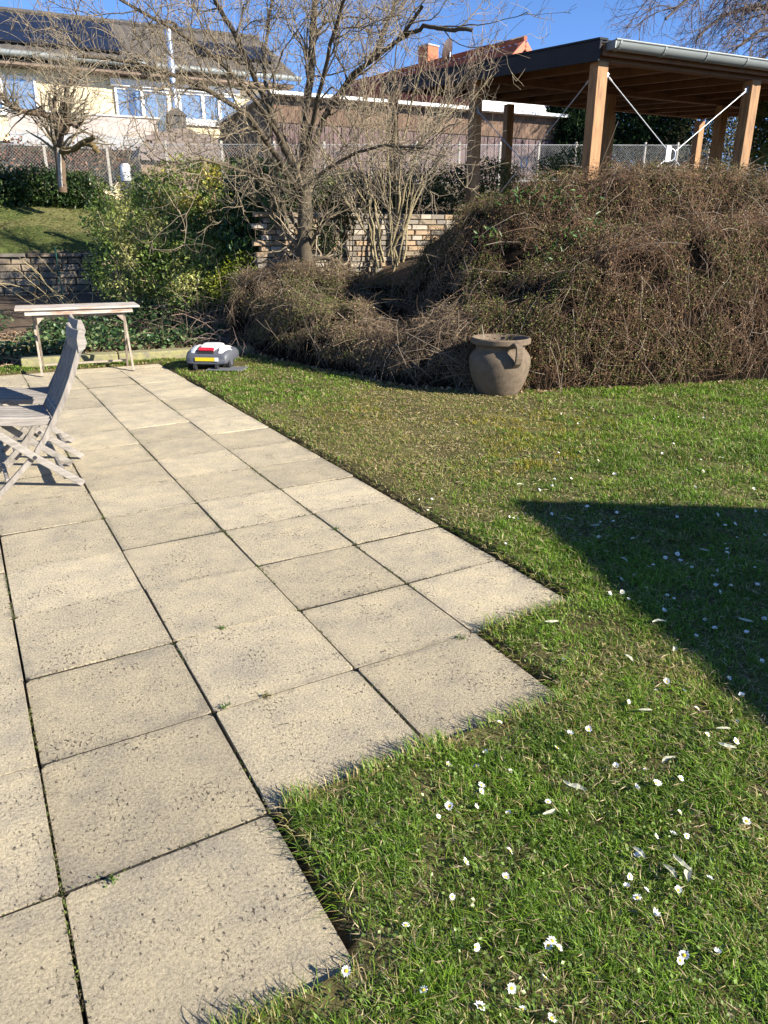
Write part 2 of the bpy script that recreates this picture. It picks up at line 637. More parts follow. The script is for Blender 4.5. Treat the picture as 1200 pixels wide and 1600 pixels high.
def edge_dist(x, y):
    """distance behind the lawn edge (positive inside the planting)"""
    x = np.asarray(x, float)
    y = np.asarray(y, float)
    best = np.full(x.shape, 1e9)
    for (x0, y0), (x1, y1) in zip(EDGE[:-1], EDGE[1:]):
        dx, dy = x1 - x0, y1 - y0
        tt = np.clip(((x - x0) * dx + (y - y0) * dy) / (dx * dx + dy * dy), 0, 1)
        best = np.minimum(best, np.hypot(x - x0 - tt * dx, y - y0 - tt * dy))
    return np.where(y > edge_y(x), best, -best)


def smooth01(q):
    q = np.clip(q, 0, 1)
    return q * q * (3 - 2 * q)


def terrain(x, y):
    x = np.asarray(x, float)
    y = np.asarray(y, float)
    s, t = sst(x, y)
    d = np.maximum(edge_dist(x, y), 0)
    tw = np.interp(s, [2.7, 3.2, 6.60, 6.65], [14.82, 10.75, 10.75, 15.4])
    zl = .5 * smooth01((t - 9.4) / 4.6)
    zm = .9 * smooth01(d / 4.5)
    zr = 1.2 * smooth01(d / 2.6)
    zf = np.where(s < 3.5, zl + (zm - zl) * smooth01((s - 1.0) / 2.2), zm + (zr - zm) * smooth01((s - 3.6) / 2.0))
    zb = np.where(s < 3.0, np.minimum(1.2 + np.maximum(t - 14.9, 0) * .30, 2.05), np.where(s < 6.62, 1.74 + .31 * smooth01((t - 11) / 5), 2.05))
    zb = zb + .35 * smooth01((t - 17.6) / 3.5)
    z = np.where(t > tw + .12, zb, zf)
    z = np.where((d <= 0), 0.0, z)
    return z - .05 * (1 - smooth01((d - .02) / .25))


def axis_pts(lo, hi, step, far):
    a = list(np.arange(lo, hi + 1e-6, step))
    k, x = step, lo
    pre = []
    while x > -far:
        k *= 1.45
        x -= k
        pre.append(x)
    post = []
    k, x = step, hi
    while x < far:
        k *= 1.45
        x += k
        post.append(x)
    return np.array(pre[::-1] + a + post)


gx = axis_pts(-14, 16, .2, 500)
gy = axis_pts(-3, 26, .2, 700)
GX, GY = np.meshgrid(gx, gy)
GZ = terrain(GX, GY) + np.where(edge_dist(GX, GY) > 0, .05 * (fbm(GX * 1.3, GY * 1.3, 3) - .5), 0)
ny, nx = GX.shape
idx = np.arange(nx * ny).reshape(ny, nx)
TF = np.stack([idx[:-1, :-1], idx[:-1, 1:], idx[1:, 1:], idx[1:, :-1]], -1).reshape(-1, 4)
ed = edge_dist(GX, GY)
S_, T_ = sst(GX, GY)
n1 = fbm(GX * .9, GY * .9, 5)[..., None]
soil = np.array([.115, .085, .06]) * (0.6 + .8 * n1)
turf = np.array([.085, .105, .03]) * (0.7 + .6 * n1)
dirt = np.array([.05, .04, .028]) + 0 * n1
tc_ = np.where((ed <= 0.0)[..., None], dirt, soil)
mossy = (T_ > 15) & (S_ < 4.0)
tc_ = np.where(mossy[..., None], turf * (1 - .6 * (n1 > .55)) + np.array([.16, .14, .06]) * .6 * (n1 > .55), tc_)
tc_ = np.where((np.hypot(GX, GY) > 30)[..., None], turf, tc_)
ground = obj_np('ground', np.stack([GX, GY, GZ], -1).reshape(-1, 3), TF, M['terrain'], col=tc_.reshape(-1, 3), smooth=True)
tag(ground, 'brown garden soil and rough grass rising behind the lawn', kind='structure')

# ------------------------------------------------------------------ lawn sheet with the stepped edge cut out for the paving
FIRST_ROW = {3: 1, 2: 0, 1: 0, 0: -1, -1: -3, -2: -3, -3: -3, -4: -3}
LAST_ROW = 15.55


def on_paving(a, b, m=0.0):
    a = np.asarray(a)
    b = np.asarray(b)
    r = np.zeros(np.broadcast(a, b).shape, bool)
    for c, f in FIRST_ROW.items():
        r |= (a > c - m if c == -4 else a > c - (m if c < 0 else m)) & (a < c + 1 + m) & (b > f - m) & (b < LAST_ROW + m)
    return r


def lawn_z(x, y):
    return .012 + .022 * (fbm(np.asarray(x) * 1.7, np.asarray(y) * 1.7, 31) - .35)


q = 8
la = np.arange(-6 * q, 26 * q + 1) / q
lb = np.arange(-10 * q, 19 * q + 1) / q
LA, LB = np.meshgrid(la, lb)
LX, LY = grid(LA, LB)
LZ = lawn_z(LX, LY)
idx = np.arange(LA.size).reshape(LA.shape)
ca, cb = LA[:-1, :-1] + .5 / q, LB[:-1, :-1] + .5 / q
cx, cy = grid(ca, cb)
keep = (~on_paving(ca, cb, .012)) & (edge_dist(cx, cy) < .12)
LF = np.stack([idx[:-1, :-1], idx[:-1, 1:], idx[1:, 1:], idx[1:, :-1]], -1)[keep]
used, inv = np.unique(LF.ravel(), return_inverse=True)
LVt = np.stack([LX, LY, LZ], -1).reshape(-1, 3)[used]
ua, ub = LA.ravel()[used], LB.ravel()[used]
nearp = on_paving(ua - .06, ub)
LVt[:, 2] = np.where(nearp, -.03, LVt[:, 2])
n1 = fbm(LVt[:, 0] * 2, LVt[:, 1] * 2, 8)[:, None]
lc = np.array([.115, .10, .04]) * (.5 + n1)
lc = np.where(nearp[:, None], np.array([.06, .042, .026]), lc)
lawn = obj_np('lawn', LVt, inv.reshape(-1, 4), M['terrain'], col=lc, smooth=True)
tag(lawn, 'lawn between the paving and the shrubs', kind='structure')

# ------------------------------------------------------------------ paving
terrace = tag(thing('terrace', None, None), kind='structure')
slab_meshes = []
for k in range(6):
    r_ = random.Random(k)
    hx, hy = .2490, .2418
    rim = []
    for sx, sy in ((-1, -1), (1, -1), (1, 1), (-1, 1)):
        c = .006 + .01 * r_.random()
        p1 = (sx * (hx - c), sy * hy)
        p2 = (sx * hx, sy * (hy - c))
        rim += [p1, p2] if sx * sy < 0 else [p2, p1]
    rim = [(x + r_.uniform(-.0015, .0015), y + r_.uniform(-.0015, .0015)) for x, y in rim]
    n = len(rim)
    vs = [(x * .993, y * .9985, 0) for x, y in rim] + [(x, y, -.004) for x, y in rim] + [(x, y, -.045) for x, y in rim]
    fs = [list(range(n))]
    for L_ in range(2):
        fs += [[L_ * n + j, (L_ + 1) * n + j, (L_ + 1) * n + (j + 1) % n, L_ * n + (j + 1) % n] for j in range(n)]
    me = bpy.data.meshes.new('paving_slab')
    me.from_pydata(vs, [], fs)
    me.update()
    me.materials.append(M['slab'])
    slab_meshes.append(me)
for c, f in FIRST_ROW.items():
    for b in range(f, 16):
        last = b == 15
        o = link('paving_slab', slab_meshes[random.randrange(6)], None, terrace)
        x, y = grid(c + .5, b + .5 - (.225 if last else 0))
        o.location = (x + random.uniform(-.0015, .0015), y + random.uniform(-.001, .001), random.uniform(-.004, .004))
        o.rotation_euler = (random.uniform(-.008, .008), random.uniform(-.008, .008), YAW + random.choice((0, math.pi)) + random.uniform(-.004, .004))
        if last:
            o.scale = (1, .53, 1)

js = MB()
for c, f in FIRST_ROW.items():
    q0, q1, q2, q3 = [grid(c + a_, b_) for a_, b_ in ((.02, f + .02), (1.0 if c < 3 else .98, f + .02), (1.0 if c < 3 else .98, 15.5), (.02 if c == -4 else .0, 15.5))]
    js.add([(*q0, -.016), (*q1, -.016), (*q2, -.016), (*q3, -.016)], [[0, 1, 2, 3]])
for c, f in FIRST_ROW.items():
    for b in range(f + 1, 16):
        q_ = [grid(c + a_, b + b_) for a_, b_ in ((.012, -.014), (.988, -.014), (.988, .014), (.012, .014))]
        js.add([(*q_[0], -.0045), (*q_[1], -.0045), (*q_[2], -.0045), (*q_[3], -.0045)], [[0, 1, 2, 3]])
js.build('joint_soil', M['joint'], terrace)

rj = np.random.default_rng(17)
jp = []
for c, f in FIRST_ROW.items():
    m_ = 5200 if c >= -1 else 1200
    b_ = rj.uniform(f, 15.4, m_)
    jp.append(np.stack([c + rj.normal(size=m_) * .006, b_], 1))
    m_ = 2600 if c >= -1 else 500
    a_ = rj.uniform(c, c + 1, m_)
    jp.append(np.stack([a_, rj.integers(f + 1, 16, m_) + rj.normal(size=m_) * .006], 1))
jp = np.concatenate(jp)
jx, jy = grid(jp[:, 0], jp[:, 1])
jk = fbm(jx * 3.5, jy * 3.5, 44) > .53
jx, jy = jx[jk], jy[jk]
nj = len(jx)
jd = unit(rj.normal(size=(nj, 3)) + np.array([0, 0, .6]))
jv, jf = leaves(np.stack([jx, jy, rj.uniform(-.014, -.001, nj)], 1), jd, unit(rj.normal(size=(nj, 3)) + np.array([0, 0, 1.])), rj.uniform(.005, .012, nj), .005, .1)
jc = np.where(rj.random((nj, 1)) < .55, np.array([.10, .085, .05]), np.array([.11, .14, .035])) * (.5 + .9 * rj.random((nj, 1)))
tag(obj_np('joint_moss', jv, jf, M['dull_leaf'], terrace, col=rep(jc, 4)), kind='stuff')

# brown plank and mossy kerb closing the terrace towards the bed
o = MB().box((0, 0, 0), (2.6, .40, .05)).build('timber_plank', M['plank'], bevel=.006)
px_, py_ = grid(-.75, 16.02)
o.location = (px_, py_, -.03)
o.rotation_euler = (0, 0, YAW - .02)
tag(o, 'flat brown plank lying between the paving and the ivy bed at the left', 'plank')
kb = thing('mossy_kerb', 'low mossy concrete kerb behind the robot mower and the table', 'kerb')
kp = [(-4.3, 8.66), (-3.3, 9.08), (-2.35, 9.5), (-1.45, 9.93)]
for p0, p1 in zip(kp[:-1], kp[1:]):
    a0, a1 = np.array([*p0, .035]), np.array([*p1, .035])
    dd = (a1 - a0) * .004
    MB().beam(a0 + dd, a1 - dd, .24, .15).build('kerbstone', M['moss'], kb, bevel=.015)


# ------------------------------------------------------------------ stone walls
def stone_mesh(k):
    r_ = random.Random(100 + k)
    m = MB().box((0, 0, 0), (1, 1, 1))
    v = [(x * r_.uniform(.96, 1), y * r_.uniform(.85, 1.0), z * r_.uniform(.94, 1)) for x, y, z in m.v]
    # chamfered front: inset front face (y = -.5)
    n = MB()
    fr = [i for i, p in enumerate(m.v) if p[1] < 0]
    ins = [(v[i][0] * .90, -.5 - .12 * r_.random(), v[i][2] * .80) for i in fr]      # order: 0,1,4,5
    vs = v + ins
    fs = [[4, 5, 7, 6], [2, 6, 7, 3], [0, 4, 6, 2], [1, 3, 7, 5], [0, 2, 3, 1],
          [8, 9, 11, 10], [0, 1, 9, 8], [1, 5, 11, 9], [5, 4, 10, 11], [4, 0, 8, 10]]
    n.add(vs, fs)
    return n.mesh('stone')


STONES = [stone_mesh(k) for k in range(6)]
STONES_P = [m.copy() for m in STONES]
for m in STONES:
    m.materials.append(M['stone'])
for m in STONES_P:
    m.materials.append(M['stone_pale'])


def hue_by_object(m, cols):
    nt = m.node_tree
    oi = nd(nt, 'ShaderNodeObjectInfo')
    r = ramp(nt, oi.outputs['Random'], cols)
    r.color_ramp.interpolation = 'CONSTANT'
    p = nt.nodes['Principled BSDF']
    old = p.inputs['Base Color'].links[0].from_socket
    mx = nd(nt, 'ShaderNodeMix', data_type='RGBA', blend_type='MULTIPLY')
    mx.inputs[0].default_value = 1
    nt.links.new(old, mx.inputs[6])
    nt.links.new(r.outputs[0], mx.inputs[7])
    nt.links.new(mx.outputs[2], p.inputs['Base Color'])


hue_by_object(M['stone_pale'], [(0, (1.0, 1.0, 1.0)), (.2, (1.08, 1.0, .88)), (.4, (.78, .80, .84)), (.6, (1.3, 1.3, 1.28)), (.8, (1.0, .83, .66))])
hue_by_object(M['stone'], [(0, (1.0, 1.0, 1.0)), (.25, (.75, .74, .72)), (.5, (1.15, 1.05, .9)), (.75, (.6, .55, .5))])


def stone_wall(label, s0, s1, t, z0, z1, ch, lens, meshes, cap):
    wl = thing('stone_wall', label, 'wall')
    ax = (np.array([*U, 0]), np.array([*V, 0]), np.array([0, 0, 1.]))
    MB().box(st((s0 + s1) / 2, t + .16, (z0 + z1) / 2), (s1 - s0, .26, z1 - z0), ax).build('joint_bed', M['mortar'], wl)
    n = int(round((z1 - z0) / ch))
    rz = math.atan2(U[1], U[0])
    for k in range(n):
        s = s0 - random.random() * .2
        while s < s1:
            L = random.uniform(*lens)
            o = link('stone', random.choice(meshes), None, wl)
            o.location = st(s + L / 2, t + .02 + random.uniform(-.012, .012), z0 + (k + .5) * ch)
            o.scale = (L - .010, .12, ch - .009)
            o.rotation_euler = (0, 0, rz)
            s += L
    if cap:
        s = s0
        while s < s1:
            L = random.uniform(.4, .6)
            o = link('coping_stone', random.choice(meshes), None, wl)
            o.location = st(s + L / 2, t + .1, z1 + .03)
            o.scale = (L - .01, .36, .06)
            o.rotation_euler = (0, 0, rz)
            s += L
    return wl


stone_wall('dark grey dry stone retaining wall behind the table at the left', -3.2, 2.6, 14.82, .42, 1.14, .12, (.18, .42), STONES, True)
stone_wall('pale sunlit stone wall behind the bare tree and tall shrub', 3.0, 6.62, 10.75, .80, 1.79, .076, (.13, .32), STONES_P, False)

# ------------------------------------------------------------------ pergola
PC = sst(2.734, 10.6)               # corner post in (s, t)
PZ = 1.2
PR = .095                           # roof rises away from the gutter


def pg(i, j, z):
    return st(PC[0] + i, PC[1] + j, z)


AXW = (np.array([*U, 0]), np.array([*V, 0]), np.array([0, 0, 1.]))
perg = thing('pergola', 'open timber carport with dark edge trim and grey gutter above the brown mound', 'carport', tuple(pg(0, 0, 0)))
_inv = np.array(perg.location)


class PB(MB):
    def build(s, name, mat, parent=None, **k):
        s.v = [tuple(np.array(p) - _inv) for p in s.v] if parent is perg else s.v
        return MB.build(s, name, mat, parent, **k)


JJ = (0, 3.02, 6.2)
II = (0, 2.72, 5.44, 8.16)
for i in II:
    for j in JJ:
        zt = 3.52 + PR * j
        PB().box(pg(i, j, (PZ + zt) / 2), (.165, .165, zt - PZ), AXW).build('post', M['pergwood'], perg, bevel=.006)
SV = np.array([*V, PR])
SV = SV / np.linalg.norm(SV)
AXR = (np.array([*U, 0]), SV, np.cross(np.array([*U, 0]), SV))
for j in JJ:
    PB().box(pg(4.12, j, 3.52 + PR * j + .05 + (.05 if j > 5 else 0)), (8.36, .12, .10), AXW).build('eave_beam', M['pergshade'], perg, bevel=.005)
for k in range(11):
    i = -.07 + k * .83
    PB().box(pg(i, 3.1, 3.52 + PR * 3.1 + .115), (.08, 6.5, .10), AXR).build('rafter', M['pergshade'], perg, bevel=.004)
nb = 34
for k in range(nb):
    j = -.15 + (k + .5) * 6.5 / nb
    PB().box(pg(4.1, j, 3.52 + PR * j + .178), (8.45, 6.5 / nb - .012, .02), AXR).build('roof_board', M['pergshade'], perg)
PB().box(pg(4.1, 3.1, 3.52 + PR * 3.1 + .21), (8.5, 6.56, .035), AXR).build('roof_sheet', M['fascia'], perg)
PB().box(pg(-.15, 3.1, 3.52 + PR * 3.1 + .105), (.03, 6.58, .22), AXR).build('verge_fascia', M['fascia'], perg, bevel=.004)
PB().box(pg(-.11, 3.1, 3.52 + PR * 3.1 + .232), (.13, 6.6, .022), AXR).build('verge_trim', M['fascia'], perg)
PB().box(pg(4.1, 6.42, 3.52 + PR * 6.42 + .15), (8.45, .03, .16), AXW).build('rear_fascia', M['fascia'], perg)
PB().box(pg(4.1, -.165, 3.62), (8.4, .025, .12), AXW).build('eave_board', M['pergshade'], perg)
# half-round gutter
gj, gz = -.27, 3.70
gm = PB()
nseg = 10
prof = [(math.cos(a), math.sin(a)) for a in np.linspace(math.pi, 2 * math.pi, nseg)]
ring_o = [(gj + .085 * c, gz + .10 * s_) for c, s_ in prof]
ring_i = [(gj + .078 * c, gz + .093 * s_) for c, s_ in prof][::-1]
loop = ring_o + ring_i
n = len(loop)
vs = [pg(-.06, a, b) for a, b in loop] + [pg(8.5, a, b - .02) for a, b in loop]
gm.add(vs, [[k, (k + 1) % n, n + (k + 1) % n, n + k] for k in range(n)] + [[k, n - 1 - k, n - 2 - k, k + 1][::-1] for k in range(nseg - 1)])
gm.build('gutter', M['zinc'], perg, smooth=True)
PB().box(pg(-.06, gj, gz - .045), (.012, .165, .09), AXW).build('gutter_end', M['zinc'], perg)
PB().tube([pg(-.06, gj - .085, gz), pg(8.5, gj - .085, gz - .02)], .012, 8).build('gutter_bead', M['zinc'], perg, smooth=True)
for k in range(12):
    i = .02 + k * .72
    b = PB()
    b.strip([pg(i, gj + .09 * c, gz + .105 * s_ - .0022 * i) for c, s_ in prof], .006, .03, np.array([*U, 0]))
    b.build('gutter_bracket', M['zinc'], perg)


def brace(p_a, p_b, along, top, ring, bot, nrm):
    """crossed rods between two posts, steel ring where they meet"""
    mid = (np.array(p_a) + np.array(p_b)) / 2
    d = np.array(along) * .03
    for e in (p_a, p_b):
        sgn = 1 if e is p_a else -1
        for zz in (top, bot):
            end = np.array([e[0], e[1], zz]) + sgn * np.array(along) * .1
            tgt = np.array([mid[0], mid[1], ring])
            dirn = unit(tgt - end)
            PB().tube([end + dirn * .02, tgt - dirn * .075], .0065, 8).build('brace_rod', M['steel'], perg, smooth=True)
            PB().box(end, (.09, .012, .07), (dirn, np.array(nrm), np.cross(dirn, nrm))).build('rod_plate', M['steel'], perg, bevel=.003)
            PB().tube([end + dirn * .06, end + dirn * .13], .012, 8).build('turnbuckle', M['steel'], perg, smooth=True)
    c = np.array([mid[0], mid[1], ring])
    al, up = np.array(along), np.array([0, 0, 1.])
    pts = [c + .075 * (math.cos(a) * al + math.sin(a) * up) for a in np.linspace(0, 2 * math.pi, 25)]
    PB().tube(pts, .011, 8, cap=False).build('brace_ring', M['steel'], perg, smooth=True)


Ue, Ve = np.array([*U, 0]), np.array([*V, 0])
brace(pg(0, -.02, 0), pg(2.72, -.02, 0), Ue, 3.40, 2.52, 1.62, Ve)
brace(pg(-.02, 0, 0), pg(-.02, 3.02, 0), Ve, 3.38, 2.50, 1.62, Ue)
PB().box(pg(1.30, -.03, 2.53), (.085, .01, .20), AXW).build('white_tag', M['white'], perg)
PB().box(pg(4, 3.1, 1.21), (9.2, 7.2, .06), AXW).build('floor_slab', M['mortar'], perg)

# ------------------------------------------------------------------ chain link fence
F0 = sst(-7.524, 17.5)
fence = thing('chain_link_fence', 'wire mesh fence with thin posts between the garden and the houses', 'fence')
fs0, fs1, fh = -6.0, 20.0, .95


def fz(s):
    return 2.32 + .045 * np.maximum(s + 2, 0)


wires = []
for sgn in (1, -1):
    s = fs0
    while s < fs1:
        e = s + sgn * fh
        wires.append([st(s, F0[1], float(fz(s))), st((s + e) / 2, F0[1] + .004 * sgn, float(fz(s) + fz(e)) / 2 + fh / 2), st(e, F0[1], float(fz(e)) + fh)])
        s += .066
wires = np.array(wires)
Vt, F = strands(wires, np.full(wires.shape[:2], .0024))
obj_np('wire_mesh', Vt, F, simple('galvanised_wire', (.36, .37, .36), .6, metal=.2), fence)
for zz in (0.02, fh):
    pts = [st(s, F0[1], float(fz(s)) + zz) for s in np.linspace(fs0, fs1, 12)]
    MB().tube(pts, .006, 6).build('tension_wire', M['steel'], fence, smooth=True)
for k, s in enumerate(np.arange(fs0, fs1 + .1, 1.3)):
    MB().box(st(s, F0[1] + .05, float(fz(s)) + .48), (.06, .06, 1.1), AXW).build('fence_post', M['graywood'], fence, bevel=.006)

# ------------------------------------------------------------------ cream house
P0 = np.array([-11.682, 25.0])
hs0, ht0 = sst(*P0)


def hp(s, t, z):
    return st(hs0 + s, ht0 + t, z)


def hbox(s0, s1, t0, t1, z0, z1):
    return MB().box(hp((s0 + s1) / 2, (t0 + t1) / 2, (z0 + z1) / 2), (s1 - s0, t1 - t0, z1 - z0), AXW)


house = thing('cream_house', 'cream house with solar panels on its dark roof behind the bare tree', 'house')
hbox(-7, 8.95, 0, 7.5, 1.8, 6.5).build('wall', M['cream'], house)
hbox(-7.2, 9.2, -.55, 0.0, 6.32, 6.42).build('soffit', M['soffit'], house)
hbox(-7.0, 8.95, -.02, -.001, 6.24, 6.30).build('wall_trim', M['cream'], house)
# roof with tile courses
eav, ridge_t, ridge_z, eav_z = -.62, 4.2, 8.75, 6.55
sl = np.array([0, ridge_t - eav, ridge_z - eav_z])
Lr = np.linalg.norm(sl)


def tiled_roof(name, mat, p00, du, dv, Lu, Lv, cw, cl, parent, amp=.03, step=.03):
    """corrugated, stepped tile surface from corner p00 along unit du (ridge) and dv (slope)"""
    nu, nv = int(Lu / cw) * 4, int(Lv / cl)
    nrm = np.cross(du, dv)
    if nrm[2] < 0:
        nrm = -nrm
    uu = np.linspace(0, Lu, nu + 1)
    wave = amp * np.abs(np.sin(np.arange(nu + 1) * math.pi / 4))
    rows = []
    for k in range(nv):
        for f, h_ in ((0, step), (.98, 0)):
            vv = (k + f) * cl
            rows.append(p00[None, :] + uu[:, None] * du + vv * dv + (wave + h_)[:, None] * nrm)
    Vt = np.stack(rows)
    idx = np.arange(Vt.shape[0] * Vt.shape[1]).reshape(Vt.shape[:2])
    F = np.stack([idx[:-1, :-1], idx[:-1, 1:], idx[1:, 1:], idx[1:, :-1]], -1).reshape(-1, 4)
    return obj_np(name, Vt.reshape(-1, 3), F, mat, parent)


dv = hp(0, ridge_t, ridge_z) - hp(0, eav, eav_z)
dv = dv / np.linalg.norm(dv)
tiled_roof('roof', M['rooftile'], hp(-7.3, eav, eav_z), Ue, dv, 16.7, Lr, .30, .34, house)
dvb = hp(0, ridge_t, ridge_z) - hp(0, 9.0, eav_z)
tiled_roof('rear_roof', M['rooftile'], hp(-7.3, 9.0, eav_z), Ue, unit(dvb), 16.7, np.linalg.norm(dvb), .30, .34, house)
MB().tube([hp(-7.3, ridge_t, ridge_z + .03), hp(9.4, ridge_t, ridge_z + .03)], .09, 8).build('ridge_cap', M['rooftile'], house, smooth=True)
nr = np.cross(Ue, dv)
for r in range(2):
    for k in range(8):
        s = -6.9 + k * 1.34
        if s > 3.0:
            continue
        c = hp(s + .66, eav, eav_z) + dv * (.95 + r * 1.75 + .85) + nr * .13
        pn = MB().box(c, (1.30, 1.70, .04), (Ue, dv, nr)).build('solar_panel', M['solar'], house)
        MB().box(c - nr * .015, (1.325, 1.725, .03), (Ue, dv, nr)).build('panel_frame', M['dark'], pn)
for k in range(2):
    c = hp(7.0 + k * 1.34, eav, eav_z) + dv * (1.6 + .85) + nr * .13
    MB().box(c, (1.30, 1.70, .04), (Ue, dv, nr)).build('solar_panel', M['solar'], house)
MB().tube([hp(-7.3, -.70, 6.58), hp(9.4, -.70, 6.58)], .085, 10).build('gutter', M['zinc'], house, smooth=True)


def window(s0, s1, z0, z1, mull, frame=.07):
    f = MB()
    for a, b, c, d in [(s0, s1, z0, z0 + frame), (s0, s1, z1 - frame, z1), (s0, s0 + frame, z0 + frame, z1 - frame), (s1 - frame, s1, z0 + frame, z1 - frame)] + \
            [(m_ - .05, m_ + .05, z0 + frame, z1 - frame) for m_ in mull]:
        f.box(hp((a + b) / 2, -.035, (c + d) / 2), (b - a, .075, d - c), AXW)
    w_ = f.build('window', M['white'], house)
    ed_ = [s0 + frame] + [x for m_ in mull for x in (m_ - .05, m_ + .05)] + [s1 - frame]
    for a, b in zip(ed_[::2], ed_[1::2]):
        hbox(a, b, -.022, -.014, z0 + frame, z1 - frame).build('pane', M['glass'], w_)
    return w_


window(-.9, 1.08, 5.10, 6.10, [.1])
window(3.36, 5.05, 4.30, 6.03, [4.2])
window(5.36, 7.28, 5.18, 6.03, [6.15, 6.7])
hbox(-.95, 1.12, -.10, -.002, 5.02, 5.09).build('window_sill', M['white'], house)
hbox(5.3, 7.34, -.10, -.002, 5.05, 5.17).build('window_sill', M['white'], house)
hbox(3.26, 5.1, -.16, -.002, 6.04, 6.235).build('shutter_box', M['white'], house)
hbox(5.3, 7.4, -.16, -.002, 6.04, 6.235).build('shutter_box', M['white'], house)
hbox(.15, 4.45, -1.25, -1.15, 4.46, 5.0).build('balcony_panel', M['parapet'], house)
hbox(.12, 4.48, -1.27, -1.13, 4.08, 4.455).build('balcony_band', M['band'], house)
hbox(.15, 4.45, -1.15, -.0, 4.05, 4.2).build('balcony_floor', M['band'], house)
hbox(.10, 4.5, -1.29, -1.11, 5.003, 5.05).build('balcony_rail', M['white'], house)
hbox(8.955, 9.7, -.4, .5, 4.2, 6.0).build('porch_wall', M['white'], house)
fl = MB().tube([hp(4.98, -1.35, 2.6), hp(4.98, -1.35, 7.45)], .105, 14).build('flue_pipe', simple('bright_flue_steel', (.55, .60, .68), .3, metal=.7, var=.1), house, smooth=True)
for zz in (3.6, 4.6, 5.5, 6.4, 7.2):
    MB().tube([hp(4.98, -1.35, zz), hp(4.98, -1.35, zz + .05)], .115, 14).build('pipe_clamp', M['steel'], fl, smooth=True)
MB().strip([hp(4.98 + .3 * c, -1.35, 7.50 + .16 * s_) for c, s_ in [(math.cos(a), math.sin(a)) for a in np.linspace(.15, math.pi - .15, 9)]], .03, .34, Ve).build('flue_hood', M['dark'], fl)

# shed with rounded shingle roof in front of the house
sh = thing('garden_shed', 'low shed with rounded brown shingle roof in front of the cream house', 'shed')
SS, STT, SZ = F0[0] + 3.4, F0[1] + 1.6, 2.4
arc = [(1.15 * math.cos(a), .75 * math.sin(a)) for a in np.linspace(0, math.pi, 13)]
MB().box(st(SS, STT + 1.1, SZ + .45), (2.1, 2.0, .9), AXW).build('wall', M['shed'], sh)
core = MB()
pr_ = [(x, z) for x, z in arc]
n = len(pr_)
core.add([st(SS + x * .96, STT, SZ + .9 + z * .96) for x, z in pr_] + [st(SS + x * .96, STT + 2.2, SZ + .9 + z * .96) for x, z in pr_],
         [[k, k + 1, n + k + 1, n + k] for k in range(n - 1)] + [list(range(n))[::-1], [n + k for k in range(n)]])
core.build('roof', M['bitumen'], sh)
for k in range(8):
    for jx in range(7):
        zc, xc = SZ + .95 + k * .09, (jx - 3 + (.5 if k % 2 else 0)) * .30
        if abs(xc) > 1.05 * math.sqrt(max(0, 1 - ((zc - SZ - .9) / .73) ** 2)):
            continue
        o = MB().box(st(SS + xc, STT - .03, zc), (.285, .03, .11), AXW).build('shingle', M['bitumen'], sh)
        o.rotation_euler = (0, 0, 0)
bx = thing('chimney_box', 'dark slate clad chimney base under the steel flue', 'chimney')
MB().box(hp(4.98, -1.35, 3.6), (.55, .5, 3.0), AXW).build('cladding', simple('slate_cladding', (.06, .057, .055), .7, var=.3, scale=8), bx)
MB().add([hp(4.98 + a * .33, -1.35 + b * .3, 5.1) for a, b in ((-1, -1), (1, -1), (1, 1), (-1, 1))] + [hp(4.98, -1.35, 5.42)],
         [[0, 1, 4], [1, 2, 4], [2, 3, 4], [3, 0, 4], [3, 2, 1, 0]]).build('cap', M['rooftile'], bx)

# ------------------------------------------------------------------ clad annex and red roofed house
A0 = np.array([.362, 23.2])
as0, at0 = sst(*A0)
KA = 23.2 / 21.0


def ap(s, t, z):
    return st(as0 + s * KA, at0 + t, z)


def az(z):
    return H_EYE + (z - H_EYE) * KA


annex = thing('clad_annex', 'flat roofed annex clad in brown shingles and mauve boards behind the wire fence', 'annex')
MB().box(ap(.9, 3.0, 3.4), (8.55 * KA, 5.8, 3.0), AXW).build('wall', M['mortar'], annex)
MB().box(ap(.9, 2.9, az(4.70)), (8.75 * KA, 6.3, .085), AXW).build('roof_edge', M['white'], annex)
me_s = MB().box((0, 0, 0), (.188, .035, .158)).mesh('shingle')
me_s.materials.append(M['shingle'])
rz = math.atan2(U[1], U[0])
for k in range(4):
    for jx in range(47):
        o = link('shingle', me_s, None, annex)
        o.location = ap(0, .075 - .012 * (k % 2), az(4.10) + .09 + k * .158) + Ue * (-3.6 + (jx + .5 * (k % 2)) * .2)
        o.rotation_euler = (.16 + random.uniform(-.03, .03), 0, rz)
me_c = MB().box((0, 0, 0), (.105, .04, 1.3)).mesh('board')
me_c.materials.append(M['corr'])
for jx in range(75):
    o = link('board', me_c, None, annex)
    o.location = ap(0, .08 + (.02 if jx % 2 else 0), az(4.08) - .65) + Ue * (-3.6 + jx * .125)
    o.rotation_euler = (0, 0, rz)

GD = np.array([.77, .638, 0])       # along the gable front
RD = np.array([-.638, .77, 0])      # along the ridge
apex = at(820, 63, 32.)


def ongable(x, y):
    r = ray(x, y)
    n_ = np.array([-GD[1], GD[0]])
    return r * ((n_ @ apex[:2]) / (n_ @ r[:2])) + np.array([0, 0, H_EYE])


